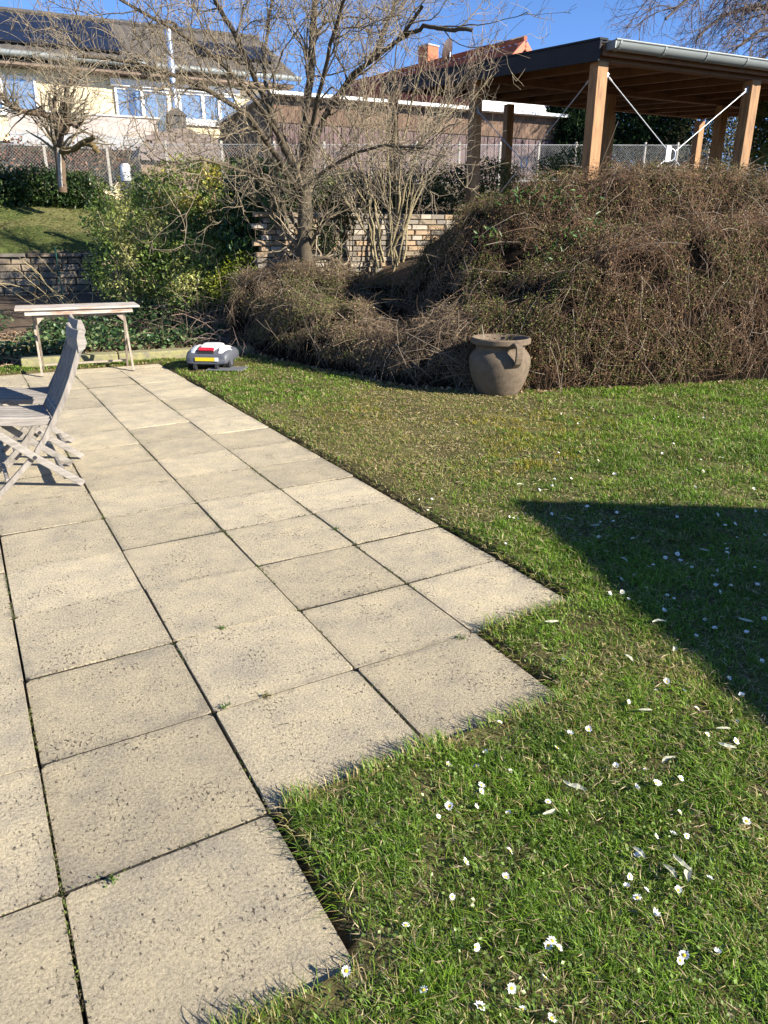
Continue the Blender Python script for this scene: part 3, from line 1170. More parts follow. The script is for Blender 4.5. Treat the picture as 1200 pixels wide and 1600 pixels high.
el, er = ongable(735, 172), ongable(897, 193)
hw = (er - apex) @ GD
hl = (apex - el) @ GD
red = thing('red_roofed_house', 'white gabled house with red tiled roof beyond the carport', 'house')
LRID = 11.0
half = (hw + hl) / 2 + .15
drop = apex[2] - min(el[2], er[2]) + .1
g0 = apex - np.array([0, 0, .12])
gw = MB()
fl_, fr_ = g0 - GD * (half - .35) - np.array([0, 0, drop * (half - .35) / half]), g0 + GD * (half - .35) - np.array([0, 0, drop * (half - .35) / half])
base = 2.2
vs = [np.array([fl_[0], fl_[1], base]), np.array([fr_[0], fr_[1], base]), fr_, g0, fl_]
vs = [v_ + RD * .25 for v_ in vs]
gw.add(vs + [v_ + RD * (LRID - .5) for v_ in vs], [[0, 1, 2, 3, 4], [9, 8, 7, 6, 5], [0, 5, 6, 1], [1, 6, 7, 2], [2, 7, 8, 3], [3, 8, 9, 4], [4, 9, 5, 0]])
gw.build('wall', M['white'], red)
for sg in (-1, 1):
    d_ = GD * sg * half - np.array([0, 0, drop])
    L = np.linalg.norm(d_)
    low = apex + d_
    if sg < 0:
        tiled_roof('roof', M['redtile'], low, RD, -d_ / L, LRID, L, .30, .34, red, amp=.05, step=.05)
    else:
        tiled_roof('roof', M['redtile'], low + RD * 0, RD, -d_ / L, LRID, L, .30, .34, red, amp=.05, step=.05)
    MB().beam(apex - np.array([0, 0, .12]) - RD * .03, low - np.array([0, 0, .12]) - RD * .03, .06, .24).build('verge_board', M['redpaint'], red)
MB().tube([apex + np.array([0, 0, .06]) - RD * .04, apex + RD * LRID + np.array([0, 0, .06])], .10, 8).build('ridge_tiles', M['redtile'], red, smooth=True)
cp = at(669, 96, 36.5)
ch = MB().box((cp[0], cp[1], cp[2] - .5), (.62, .62, 2.1), (GD, RD, np.array([0, 0, 1.]))).build('chimney', M['brick'], red)
MB().box((cp[0], cp[1], cp[2] + .56), (.68, .68, .06), (GD, RD, np.array([0, 0, 1.]))).build('chimney_cap', M['band'], ch)
gwin = g0 - np.array([0, 0, 3.0]) + RD * .24 - GD * .35
gf = MB().box(gwin, (1.0, .06, .9), (GD, RD, np.array([0, 0, 1.]))).build('window', M['band'], red)
MB().box(gwin - RD * .03, (.84, .03, .74), (GD, RD, np.array([0, 0, 1.]))).build('pane', M['glass'], gf)
for k in range(2):
    MB().box(g0 - np.array([0, 0, 3.35 + .3 * k]) + GD * 1.6 - RD * .5, (1.9, .05, .08), (GD, RD, np.array([0, 0, 1.]))).build('balcony_rail', M['band'], red)
dc = at(700, 80, 35.)
ds = thing('satellite_dish', 'dark satellite dish on the red tiled roof beside the chimney', 'dish')
nrm_ = unit(np.array([-.80, .50, .25]))
e1 = unit(np.cross(nrm_, [0, 0, 1.]))
e2 = np.cross(e1, nrm_)
dm = MB()
rr, na = [0, .18, .34, .46], 18
vs = [dc + nrm_ * (-.08)] + [dc + nrm_ * (-.08 + .55 * r * r) + r * (math.cos(a) * e1 * .9 + math.sin(a) * e2) for r in rr[1:] for a in np.arange(na) * 2 * math.pi / na]
fs = [[0, 1 + j, 1 + (j + 1) % na] for j in range(na)] + [[1 + k * na + j, 1 + (k + 1) * na + j, 1 + (k + 1) * na + (j + 1) % na, 1 + k * na + (j + 1) % na] for k in range(2) for j in range(na)]
dm.add(vs, fs).build('dish', simple('dish_brown', (.045, .022, .018), .6), ds, smooth='all')
MB().tube([dc - np.array([0, 0, 1.0]) - nrm_ * .1, dc - nrm_ * .1], .03, 8).build('mast', M['steel'], ds, smooth=True)
MB().tube([dc - e2 * .36, dc + nrm_ * .4 - e2 * .1], .015, 6).build('arm', M['steel'], ds)

# ------------------------------------------------------------------ unseen lean-to, added and shaped to cast the lawn shadow
tip = np.array([.66, 3.90])
zt = 2.45
cot = 1 / math.tan(SUN_EL)
cn = tip + zt * cot * np.array([SUN_H.x, SUN_H.y])
E1 = np.array([.20, -.98, 0])
E2 = np.array([.98, .20, 0])
C0 = np.array([*cn, 0])
shed = thing('unseen_shadow_shed', 'unseen board lean-to added right of the lawn to cast its shadow', 'shed', tuple(C0))
rd = unit(E2 - np.array([0, 0, .42]))
rn = np.cross(rd, E1)
rn = rn if rn[2] > 0 else -rn
MB().box(np.array([0, 0, zt]) + E1 * 2.0 + rd * 1.3 - rn * .04, (4.0, 2.6, .07), (E1, rd, rn)).build('roof', M['fascia'], shed)
MB().add([E1 * a + E2 * b + np.array([0, 0, z_]) for a, b, z_ in ((.15, .2, 0), (3.85, .2, 0), (3.85, 2.3, 0), (.15, 2.3, 0), (.15, .2, zt - .19), (3.85, .2, zt - .19), (3.85, 2.3, zt - 1.07), (.15, 2.3, zt - 1.07))],
         [[0, 3, 2, 1], [0, 1, 5, 4], [1, 2, 6, 5], [2, 3, 7, 6], [3, 0, 4, 7], [4, 5, 6, 7]]).build('wall', M['shed'], shed)
MB().box(E1 * 1.6 + E2 * .18 + np.array([0, 0, .98]), (.85, .05, 1.9), (E1, E2, np.array([0, 0, 1.]))).build('door', M['plank'], shed, bevel=.005)

# ------------------------------------------------------------------ folding table
T0 = np.array([-2.856, 8.395, 0.])
tab = thing('folding_table', 'weathered wooden folding table with flaking white paint at the end of the terrace', 'table', tuple(T0), math.atan2(U[1], U[0]))
for k in range(5):
    MB().box((-.52, -.02 + k * .108 + .04, .715), (1.27, .102, .022)).build('top_slat', M['tablewood'], tab, bevel=.003)
MB().box((-.515, .01, .678), (1.10, .022, .052)).build('apron', M['tablewood'], tab, bevel=.002)
MB().box((-.515, .45, .678), (1.10, .022, .052)).build('apron', M['tablewood'], tab, bevel=.002)
MB().box((.03, .23, .678), (.022, .415, .052)).build('end_rail', M['tableleg'], tab)
MB().box((-1.06, .23, .678), (.022, .415, .052)).build('end_rail', M['tableleg'], tab)
MB().box((-.51, .055, .638), (.93, .02, .022)).build('leg_rail', M['tableleg'], tab)
for xx in (-.03, -.99):
    MB().strip([(xx, -.01, 0), (xx, .20, .34), (xx, .40, .69)], .04, .022, (1, 0, 0)).build('leg', M['tableleg'], tab)
    xi = xx + (-.024 if xx > -.5 else .024)
    MB().strip([(xi, .42, 0), (xi, .21, .34), (xi, .05, .69)], .04, .022, (1, 0, 0)).build('leg', M['tableleg'], tab)
    sg = -1 if xx > -.5 else 1
    MB().add([(xi + sg * .012, .045, .64), (xi + sg * .10, .045, .64), (xi + sg * .012, .045, .55), (xi + sg * .012, .065, .64), (xi + sg * .10, .065, .64), (xi + sg * .012, .065, .55)],
             [[0, 1, 2], [3, 5, 4], [0, 3, 4, 1], [1, 4, 5, 2], [2, 5, 3, 0]]).build('corner_brace', M['tableleg'], tab)
MB().box((-.51, .40, .07), (.93, .03, .02)).build('stretcher', M['tableleg'], tab)


# ------------------------------------------------------------------ folding chairs (x = forward, y = across, seen from the side)
def make_chair(label, loc, rz):
    c = thing('folding_chair', label, 'chair', loc, rz, 'folding chairs on the terrace')
    W = .43
    prof = [(-.47, .0), (-.36, .10), (-.24, .215), (-.165, .315), (-.10, .42), (-.035, .53), (.02, .64), (.065, .75), (.10, .835)]
    for y in (0, W):
        MB().strip([(x, y, z) for x, z in prof], .032, .022, (0, 1, 0)).build('back_frame', M['teak_v'], c, bevel=.004)
        yi = y + (.03 if y == 0 else -.03)
        MB().strip([(.0, yi - .055 if y == 0 else yi + .055, .014), (-.24, yi - .055 if y == 0 else yi + .055, .215), (-.47, yi - .055 if y == 0 else yi + .055, .43)], .04, .022, (0, 1, 0)).build('leg', M['teak'], c, bevel=.004)
        MB().tube([(-.24, y - .042 if y == 0 else y + .042, .215), (-.24, y - .034 if y == 0 else y + .034, .215)], .011, 10).build('bolt', M['dark'], c)
    # crest rail: rounded board
    cr = MB()
    sec = [(.082, .80), (.112, .815), (.126, .845), (.120, .88), (.108, .915), (.096, .915), (.082, .87)]
    ys = np.linspace(-.02, W + .02, 7)
    vs, fs = [], []
    for k, y in enumerate(ys):
        bow = -.018 * (1 - ((y - W / 2) / (W / 2)) ** 2)
        vs += [(x - bow * -1, y, z) for x, z in sec]
    n = len(sec)
    for k in range(len(ys) - 1):
        fs += [[k * n + j, k * n + (j + 1) % n, (k + 1) * n + (j + 1) % n, (k + 1) * n + j] for j in range(n)]
    fs += [list(range(n)), [(len(ys) - 1) * n + j for j in range(n)][::-1]]
    cr.add(vs, fs).build('crest_rail', M['teak'], c, bevel=.004)
    MB().box((-.075, W / 2, .455), (.022, W - .03, .05)).build('lower_rail', M['teak'], c, bevel=.003)
    for k in range(6):
        y = .055 + k * (W - .11) / 5
        MB().strip([(x - .004, y, z) for x, z in prof[4:]], .014, .045, (0, 1, 0)).build('back_slat', M['teak_v'], c, bevel=.002)
    for k in range(6):
        y = .055 + k * (W - .11) / 5
        MB().strip([(-.115, y, .425), (-.25, y, .43), (-.40, y, .45), (-.52, y, .455)], .018, .052, (0, 1, 0)).build('seat_slat', M['teak'], c, bevel=.002)
    for y in (.02, W - .02):
        MB().strip([(-.115, y, .405), (-.25, y, .41), (-.40, y, .43), (-.515, y, .435)], .034, .02, (0, 1, 0)).build('seat_rail', M['teak'], c, bevel=.003)
    MB().box((-.47, W / 2, .415), (.03, W - .06, .03)).build('seat_bearer', M['teak'], c)
    MB().box((-.13, W / 2, .395), (.03, W - .06, .03)).build('seat_bearer', M['teak'], c)
    MB().box((-.09, W / 2, .07), (.022, W - .0, .04)).build('stretcher', M['teak'], c, bevel=.003)
    MB().box((-.40, W / 2, .075), (.022, W - .03, .04)).build('stretcher', M['teak'], c, bevel=.003)
    return c


CRZ = YAW + .01
make_chair('weathered grey folding chair nearest the camera at the left edge', (-1.842, 4.213, 0), CRZ)
make_chair('weathered grey folding chair standing behind the nearer one', (-2.075, 4.80, 0), CRZ - .02)

# ------------------------------------------------------------------ stoneware pot
pot = thing('stoneware_pot', 'brown stoneware pot with strap handle beside the twiggy mound', 'pot', (1.11, 7.02, -.01))
profo = [(.0, .0), (.165, .0), (.185, .012), (.220, .07), (.258, .155), (.283, .245), (.293, .325), (.288, .375), (.262, .415), (.235, .44), (.228, .465), (.240, .485), (.268, .495), (.282, .505), (.284, .545), (.272, .556),
         (.252, .552), (.238, .535), (.215, .48), (.215, .44), (.25, .40), (.26, .33)]
MB().lathe(profo, 48).build('body', M['pot'], pot, smooth=True, angle=50)
MB().lathe([(0, .40), (.255, .40)], 32).build('soil', M['soil'], pot)
for a in (-math.radians(69), math.radians(111)):
    ca_, sa_ = math.cos(a), math.sin(a)
    pts = [(.268, .522), (.315, .520), (.345, .495), (.352, .45), (.348, .40), (.335, .355), (.288, .315)]
    MB().strip([(r * ca_, r * sa_, z) for r, z in pts], .026, .072, (-sa_, ca_, 0)).build('handle', M['pot'], pot, bevel=.008)
ds_ = MB().tube([(-.16, -.1, .39), (-.17, -.11, .5), (-.185, -.12, .60), (-.20, -.11, .68)], [.004, .0035, .003, .002], 6).build('dry_stem', simple('straw', (.5, .45, .32), .8))
ds_.location = pot.location
tag(ds_, 'thin pale dry stalk standing in the stoneware pot', 'stalk')

# ------------------------------------------------------------------ robot mower (x = across, y = length, rear face towards -y)
mow = thing('robot_mower', 'grey and white robot mower with red bar and yellow sticker on the lawn corner', 'robot mower', (-2.03, 8.33, .01), -.12)
mow.scale = (.95, .95, 1.0)


def loft(secs, name, mat, close=True, parent=mow, n=12, ztop=None):
    vs, fs = [], []
    for (y, hw_, z0, z1, rr_) in secs:
        ring = []
        for j in range(2 * n):
            th = math.pi * 2 * j / (2 * n)
            c_, s_ = math.cos(th), math.sin(th)
            e = rr_
            x = hw_ * math.copysign(abs(c_) ** e, c_)
            z = (z0 + z1) / 2 + (z1 - z0) / 2 * math.copysign(abs(s_) ** e, s_)
            ring.append((x, y, z))
        vs += ring
    m_ = 2 * n
    for k in range(len(secs) - 1):
        fs += [[k * m_ + j, k * m_ + (j + 1) % m_, (k + 1) * m_ + (j + 1) % m_, (k + 1) * m_ + j] for j in range(m_)]
    fs += [list(range(m_))[::-1], [(len(secs) - 1) * m_ + j for j in range(m_)]]
    return MB().add(vs, fs).build(name, mat, parent, smooth=True, angle=45)


loft([(0, .235, .075, .155, .45), (.015, .25, .06, .185, .45), (.10, .268, .055, .225, .5), (.25, .275, .055, .25, .55), (.42, .27, .055, .235, .55), (.56, .235, .06, .19, .55), (.64, .17, .08, .15, .6)], 'body', M['m_dark'])
loft([(.075, .085, .20, .240, .45), (.12, .10, .20, .272, .5), (.25, .115, .20, .288, .6), (.40, .11, .20, .270, .6), (.50, .08, .19, .232, .6)], 'lid', M['m_white'])
for sg in (-1, 1):
    vs = []
    sec = [(.035, .150, .238, .190), (.10, .142, .250, .236), (.22, .150, .262, .258), (.34, .155, .255, .245)]
    for y, xi, xo, z in sec:
        vs += [(sg * xi, y, z + .004), (sg * (xi + xo) / 2, y, z - .004), (sg * xo, y, z - .05), (sg * (xi + .01), y, z - .06)]
    fs = [[k * 4 + j, k * 4 + (j + 1) % 4, k * 4 + 4 + (j + 1) % 4, k * 4 + 4 + j][::sg] for k in range(3) for j in range(4)]
    fs += [[0, 1, 2, 3][::-sg], [12, 13, 14, 15][::sg]]
    MB().add(vs, fs).build('shoulder_panel', M['m_white'], mow, smooth=True, bevel=.004)
MB().box((0, .055, .232), (.19, .05, .026), (np.array([1., 0, 0]), np.array([0, .8, .6]), np.array([0, -.6, .8]))).build('stop_bar', M['m_red'], mow, bevel=.01, seg=3)
MB().box((0, .022, .198), (.19, .012, .03)).build('grip_recess', M['m_black'], mow)
lab = MB().box((-.01, -.006, .128), (.24, .006, .04)).build('sticker', M['m_yel'], mow)
MB().box((.135, -.006, .128), (.045, .006, .044)).build('sticker_end', M['m_white'], mow)
for sg in (-1, 1):
    wv = MB().tube([(sg * .20, .16, .085), (sg * .262, .16, .085)], .088, 20).build('wheel', M['m_black'], mow, smooth=True)
    MB().tube([(sg * .260, .16, .085), (sg * .268, .16, .085)], .045, 14).build('hub', M['m_dark'], wv, smooth=True)
    MB().tube([(sg * .12, .0, .035), (sg * .15, .0, .035)], .04, 14).build('caster', M['m_black'], mow, smooth=True)
cpz = MB().box((0, 0, 0), (.42, .26, .012)).build('charging_plate', M['m_plate'], bevel=.004)
cpz.location = (-1.80, 8.36, .028)
cpz.rotation_euler = (0, 0, -.1)
tag(cpz, 'flat grey plate on the grass under the robot mower', 'plate')

# bollard light, stake
bl = thing('bollard_light', 'white topped garden bollard light rising from the leafy shrubs', 'lamp', tuple(at(203, 330, 13.9)))
bl.location.z = float(terrain(bl.location.x, bl.location.y))
zb_ = at(203, 305, 13.9)[2] - bl.location.z
z0_ = at(203, 283, 13.9)[2] - bl.location.z
z1_ = at(203, 256, 13.9)[2] - bl.location.z
MB().tube([(0, 0, 0), (0, 0, z0_)], .07, 14).build('post', M['bollard_dark'], bl, smooth=True)
MB().tube([(0, 0, z0_), (0, 0, z1_ - .03), (0, 0, z1_)], [.085, .085, .06], 14).build('lamp_head', M['white'], bl, smooth=True)
sp = at(100, 472, 12.)
gs_ = MB().tube([sp, at(92, 430, 12.), at(86, 386, 12.0)], [.012, .012, .012], 8).build('plant_stake', M['green_stake'])
tag(gs_, 'thin dark green plant stake leaning before the grey stone wall', 'stake')

# ------------------------------------------------------------------ grass blades
def in_view(x, y, m=.35):
    """loose wedge in front of the camera, wider than the frame"""
    return (np.abs(x) < .55 * y + .75 + m) & (y > .45)


def make_grass():
    rng = np.random.default_rng(5)
    zones = [(.55, 2.2, 52000), (2.2, 3.6, 28000), (3.6, 5.4, 13500), (5.4, 7.6, 7400), (7.6, 10.3, 4600)]
    X, Y = [], []
    for y0, y1, den in zones:
        xw = .55 * y1 + 1.1
        n = int(den * (y1 - y0) * 2 * xw)
        x = rng.uniform(-xw, xw, n)
        y = rng.uniform(y0, y1, n)
        k = in_view(x, y)
        X.append(x[k])
        Y.append(y[k])
    x, y = np.concatenate(X), np.concatenate(Y)
    a, b = invgrid(x, y)
    jit = .045 + .05 * (fbm(x * 9, y * 9, 77) - .5)
    k = (~on_paving(a, b, 0.0)) & (edge_dist(x, y) < .02)
    side_p = on_paving(a - .075, b)
    edge_p = on_paving(a, b, .10)
    k &= ~on_paving(a - .022 - .03 * fbm(x * 8, y * 8, 12), b)
    k &= (~side_p) | (rng.random(len(x)) < .5)
    dens = fbm(x * 9, y * 9, 41)
    k &= rng.random(len(x)) < np.clip(.30 + 2.2 * (dens - .32), .12, 1)
    # the mower and its plate keep their spot free
    k &= ~((np.abs(x + 1.93) < .30) & (np.abs(y - 8.62) < .36))
    k &= ~((np.abs(x - 1.11) < .15) & (np.abs(y - 7.02) < .15))
    x, y = x[k], y[k]
    edge_p = edge_p[k]
    side_p = side_p[k]
    a, b = a[k], b[k]
    n = len(x)
    d = np.hypot(x, y)
    z = lawn_z(x, y) - .006
    z = np.where(side_p, z - .018, z)
    # dry, mossy middle of the lawn, lush right hand side
    px_ = (x + .3) - .35 * (y - 5.2)
    dry = np.exp(-((px_ - .35) / .85) ** 2) * smooth01((y - 3.0) / 1.2)
    dry = np.clip(dry * 1.15 + .7 * (fbm(x * 1.4, y * 1.4, 90) - .42) + .9 * (fbm(x * 6, y * 6, 92) - .5), 0, 1)
    dry = np.where(edge_p, np.maximum(dry, .35), dry)
    lush = smooth01((x - .9) / 1.4) * smooth01((y - 3.2) / 1.5)
    tall = np.clip(.5 + 1.7 * (.5 * fbm(x * 3.3, y * 3.3, 55) + .5 * fbm(x * 11, y * 11, 56, 2) - .5), 0, 1.15)
    hgt = (.010 + .030 * tall) * rng.uniform(.45, 1.3, n) * (1 + .5 * lush) * (1 - .30 * dry) + .006
    wdt = np.clip(.0014 + .00068 * d, .0019, .009) * rng.uniform(.7, 1.3, n)
    az_ = rng.uniform(0, 2 * math.pi, n)
    # blades at the rim flop over the slabs
    flop = rng.random(n) < .55
    az_ = np.where(side_p & flop, YAW + math.pi + rng.normal(size=n) * .5, az_)
    front_p = on_paving(a, b + .06) & flop
    az_ = np.where(front_p, YAW + math.pi / 2 + rng.normal(size=n) * .6, az_)
    hgt = np.where((side_p | front_p) & flop, hgt * 1.35 + .006, hgt)
    lean = rng.uniform(.15, 1.7, n) + .4 * dry
    D = np.stack([np.cos(az_), np.sin(az_), np.zeros(n)], 1)
    Sd = np.stack([-np.sin(az_), np.cos(az_), np.zeros(n)], 1)
    tw = rng.uniform(-.6, .6, n)[:, None]
    Sd = Sd * np.cos(tw) + D * np.sin(tw)
    B = np.stack([x, y, z], 1)
    up = np.array([0, 0, 1.])
    h1 = hgt[:, None]
    mid = B + up * h1 * .6 + D * h1 * .28 * lean[:, None]
    tip_ = B + up * h1 * (1.05 - .28 * lean[:, None]) + D * h1 * .95 * lean[:, None]
    wv = wdt[:, None] * Sd
    Vt = np.stack([B - wv * .5, B + wv * .5, mid + wv * .42, mid - wv * .42, tip_], 1)
    i = np.arange(n)[:, None] * 5
    F4 = i + np.array([[0, 1, 2, 3]])
    F3 = i + np.array([[3, 2, 4]])
    g = rng.random((n, 1))
    c = np.array([.085, .180, .012]) * (1 - g) + np.array([.22, .34, .03]) * g
    c = c * (.65 + .7 * rng.random((n, 1)))
    bl_ = vnoise(x * 2.1, y * 2.1, 63)[:, None]
    c = c * (.62 + .86 * fbm(x * 4.5, y * 4.5, 64, 2)[:, None])
    c = c * (1 - .3 * bl_) + np.array([.06, .13, .02]) * .3 * bl_
    straw = np.array([.46, .37, .17]) * (.6 + .6 * rng.random((n, 1)))
    isdry = (rng.random(n) < (.10 + .60 * dry))[:, None]
    c = np.where(isdry, straw, c)
    moss = (rng.random(n) < .35 * dry)[:, None]
    c = np.where(moss & ~isdry, np.array([.23, .215, .03]) * (.7 + .6 * rng.random((n, 1))), c)
    mp_ = np.exp(-(((x - 1.1) / .55) ** 2 + ((y - 5.75) / .5) ** 2)) + .8 * np.exp(-(((x - .95) / .35) ** 2 + ((y - 4.6) / .5) ** 2)) + .5 * np.exp(-(((x + .2) / .5) ** 2 + ((y - 6.2) / .6) ** 2))
    mp_ = mp_ * (fbm(x * 5, y * 5, 97) > .48)
    my = (rng.random(n) < .75 * mp_)[:, None]
    c = np.where(my, np.array([.38, .315, .03]) * (.6 + .6 * rng.random((n, 1))), c)
    col = np.repeat(c[:, None, :], 5, axis=1)
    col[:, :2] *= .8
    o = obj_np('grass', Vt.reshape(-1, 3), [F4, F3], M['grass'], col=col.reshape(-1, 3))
    tag(o, 'short patchy lawn grass with straw coloured dry spots', 'grass', kind='stuff')

    # dead thatch lying between the blades
    m = 60000
    y = .6 + 9.4 * rng.random(m) ** 1.5
    x = rng.uniform(-1, 1, m) * (.55 * y + 1.0)
    a, b = invgrid(x, y)
    k = (~on_paving(a - .03, b)) & (~on_paving(a, b)) & (fbm(x * 5, y * 5, 29) > .45) & (edge_dist(x, y) < 0)
    x, y = x[k], y[k]
    m = len(x)
    Cc = np.stack([x, y, lawn_z(x, y) + rng.uniform(.003, .022, m)], 1)
    Dd = unit(np.stack([rng.normal(size=m), rng.normal(size=m), rng.normal(size=m) * .25], 1))
    Nn = unit(np.stack([rng.normal(size=m) * .5, rng.normal(size=m) * .5, np.ones(m)], 1))
    L = rng.uniform(.012, .035, m) * (1 + .12 * y)
    Vt, F = leaves(Cc, Dd, Nn, L, .0014 + .0006 * y, .1)
    c = np.array([.46, .37, .22]) * (.45 + .8 * rng.random((m, 1)))
    tag(obj_np('lawn_thatch', Vt, F, M['dull_leaf'], col=rep(c, 4)), 'dead straw coloured grass bits lying in the lawn', 'thatch', kind='stuff')

    # clover and daisy rosettes between the blades
    m = 42000
    y = rng.uniform(.6, 5.5, m) ** 1.0
    x = rng.uniform(-1, 1, m) * (.55 * y + 1.0)
    a, b = invgrid(x, y)
    k = (~on_paving(a, b, .03)) & (fbm(x * 2.6, y * 2.6, 19) > .5) & (edge_dist(x, y) < 0)
    x, y = x[k], y[k]
    m = len(x)
    Cc = np.stack([x, y, lawn_z(x, y) + rng.uniform(.006, .026, m)], 1)
    Dd = unit(np.stack([rng.normal(size=m), rng.normal(size=m), rng.uniform(-.1, .5, m)], 1))
    Nn = unit(np.stack([rng.normal(size=m) * .4, rng.normal(size=m) * .4, np.ones(m)], 1))
    L = rng.uniform(.006, .012, m)
    Vt, F = leaves(Cc, Dd, Nn, L, L * .8, .12)
    c = np.array([.16, .23, .05]) * (.6 + .8 * rng.random((m, 1)))
    o = obj_np('lawn_weeds', Vt, F, M['leaf'], col=rep(c, 4))
    tag(o, 'small round clover and daisy leaves among the grass', 'weeds', kind='stuff')


make_grass()


# ------------------------------------------------------------------ growing helpers
def spawn(P, R, n, rng, length, ang=(.5, 1.1), up=.15, wig=.18, K=5, tmin=.25, rr=.55, rend=.3, tmax=1.0, droop=0., rmin=.002):
    """n children placed on parent strands P (N,Kp,3)"""
    N, Kp, _ = P.shape
    seg = np.linalg.norm(np.diff(P, axis=1), axis=2).sum(1)
    pi = rng.choice(N, n, p=seg / seg.sum())
    tt = rng.uniform(tmin, tmax, n) * (Kp - 1)
    i0 = np.minimum(tt.astype(int), Kp - 2)
    f = (tt - i0)[:, None]
    pos = P[pi, i0] * (1 - f) + P[pi, i0 + 1] * f
    tan = unit(P[pi, i0 + 1] - P[pi, i0])
    rad = R[pi, i0] * (1 - f[:, 0]) + R[pi, i0 + 1] * f[:, 0]
    perp = unit(np.cross(tan, rng.normal(size=(n, 3))))
    th = rng.uniform(*ang, n)[:, None]
    d = unit(tan * np.cos(th) + perp * np.sin(th) + np.array([0, 0, up]))
    L = rng.uniform(*length, n) * (1 - .45 * (tt / (Kp - 1)))
    out = np.zeros((n, K, 3))
    out[:, 0] = pos
    for k in range(1, K):
        d = unit(d + rng.normal(size=(n, 3)) * wig + np.array([0, 0, up * .4 - droop * k / K]))
        out[:, k] = out[:, k - 1] + d * (L / (K - 1))[:, None]
    r0 = np.maximum(rad * rr * rng.uniform(.6, 1., n), rmin)
    rads = r0[:, None] * np.linspace(1, rend, K)[None, :]
    return out, np.maximum(rads, rmin * .6)


def resample(pts, K):
    pts = np.array(pts, float)
    s = np.concatenate([[0], np.cumsum(np.linalg.norm(np.diff(pts, axis=0), axis=1))])
    q_ = np.linspace(0, s[-1], K)
    # smooth spline through control points
    out = np.stack([np.interp(q_, s, pts[:, i]) for i in range(3)], 1)
    for _ in range(1):
        out[1:-1] = out[1:-1] * .5 + .25 * (out[:-2] + out[2:])
    return out


def shade(n, c, rng, v=.35):
    return np.array(c) * (1 - v + 2 * v * rng.random((n, 1)))


def tree_parts(root, limbs, levels, rng, cols, mats=('bark', 'twig'), sides=(9, 5, 3, 3, 3)):
    """limbs: list of (points, r0, r1). levels: list of dicts for spawn"""
    K = 14
    P = np.stack([resample(p, K) for p, _, _ in limbs])
    P[:, 1:-1] += rng.normal(size=(len(limbs), K - 2, 3)) * .012
    R = np.stack([np.linspace(a, b, K) for _, a, b in limbs])
    Vt, F = strands(P, R, sides[0], rng)
    obj_np('trunk', Vt, F, M[mats[0]], root, col=rep(shade(len(limbs), cols[0], rng, .15), K * sides[0]), smooth=True)
    parts = []
    cur = (P, R)
    pool = [(P, R)]
    for lv, kw in enumerate(levels):
        kw = dict(kw)
        src = kw.pop('src', None)
        n = kw.pop('n')
        Pp, Rr = pool[lv] if src is None else pool[src]
        Pc, Rc = spawn(Pp, Rr, n, rng, **kw)
        pool.append((Pc, Rc))
        sd_ = sides[min(lv + 1, len(sides) - 1)]
        Vt, F = strands(Pc, Rc, sd_, rng)
        parts.append((Vt, F, rep(shade(n, cols[min(lv + 1, len(cols) - 1)], rng, .35), Pc.shape[1] * sd_)))
    nb_ = 1 if len(parts) > 1 else 0
    Va, Fa, Ca = merge(parts[:nb_ + 0] or parts[:1])
    obj_np('branches', Va, Fa, M[mats[1]], root, col=Ca)
    if len(parts) > 1:
        Va, Fa, Ca = merge(parts[1:])
        obj_np('crown', Va, Fa, M[mats[1]], root, col=Ca)
    return pool


# ------------------------------------------------------------------ big bare tree
rng = np.random.default_rng(21)
tree = thing('bare_fruit_tree', 'large leafless tree with dense twigs before the cream house', 'tree')
TY = 10.85
base = at(476, 402, TY)
base[2] = float(terrain(base[0], base[1])) - .1
limbs = [([base, at(475, 330, TY), at(474, 270, TY)], .21, .17),
         ([at(474, 272, TY), at(478, 180, TY + .1), at(486, 90, TY + .3), at(492, 20, TY + .4), at(497, -70, TY + .5)], .15, .06),
         ([at(472, 290, TY), at(452, 250, TY - .2), at(428, 190, TY - .5), at(402, 125, TY - .7), at(372, 60, TY - .9), at(345, 20, TY - 1.), at(325, -40, TY - 1.1)], .12, .04),
         ([at(466, 300, TY), at(430, 240, TY - .9), at(390, 180, TY - 1.4), at(330, 138, TY - 1.8), at(260, 108, TY - 2.0), at(190, 95, TY - 2.2), at(120, 88, TY - 2.4)], .10, .025),
         ([at(476, 280, TY), at(505, 180, TY + .4), at(545, 120, TY + .2), at(600, 82, TY - .3), at(640, 48, TY - .6), at(660, 10, TY - .8)], .11, .035),
         ([at(632, 56, TY - .5), at(660, 42, TY - .7), at(700, 44, TY - 1.0), at(738, 47, TY - 1.2)], .055, .04),
         ([at(478, 240, TY), at(500, 150, TY - .6), at(520, 60, TY - 1.1), at(545, -20, TY - 1.5)], .08, .03),
         ([at(440, 220, TY - .4), at(380, 130, TY - 1.2), at(300, 60, TY - 1.8), at(215, 15, TY - 2.2), at(120, -40, TY - 2.6)], .07, .02),
         ([at(470, 300, TY), at(500, 270, TY - 1.), at(560, 235, TY - 1.6), at(620, 225, TY - 2.), at(668, 233, TY - 2.3)], .06, .02),
         ([at(462, 310, TY), at(420, 285, TY - 1.), at(370, 262, TY - 1.8), at(310, 250, TY - 2.2), at(250, 258, TY - 2.5)], .05, .015),
         ([at(430, 200, TY - .4), at(410, 100, TY + .5), at(420, 20, TY + .9), at(440, -60, TY + 1.2)], .06, .03),
         ([at(500, 170, TY + .3), at(570, 110, TY + 1.), at(610, 30, TY + 1.4), at(630, -50, TY + 1.6)], .06, .03)]
limbs = [(p, a * (.60 if k == 0 else .44), b * .55) for k, (p, a, b) in enumerate(limbs)]
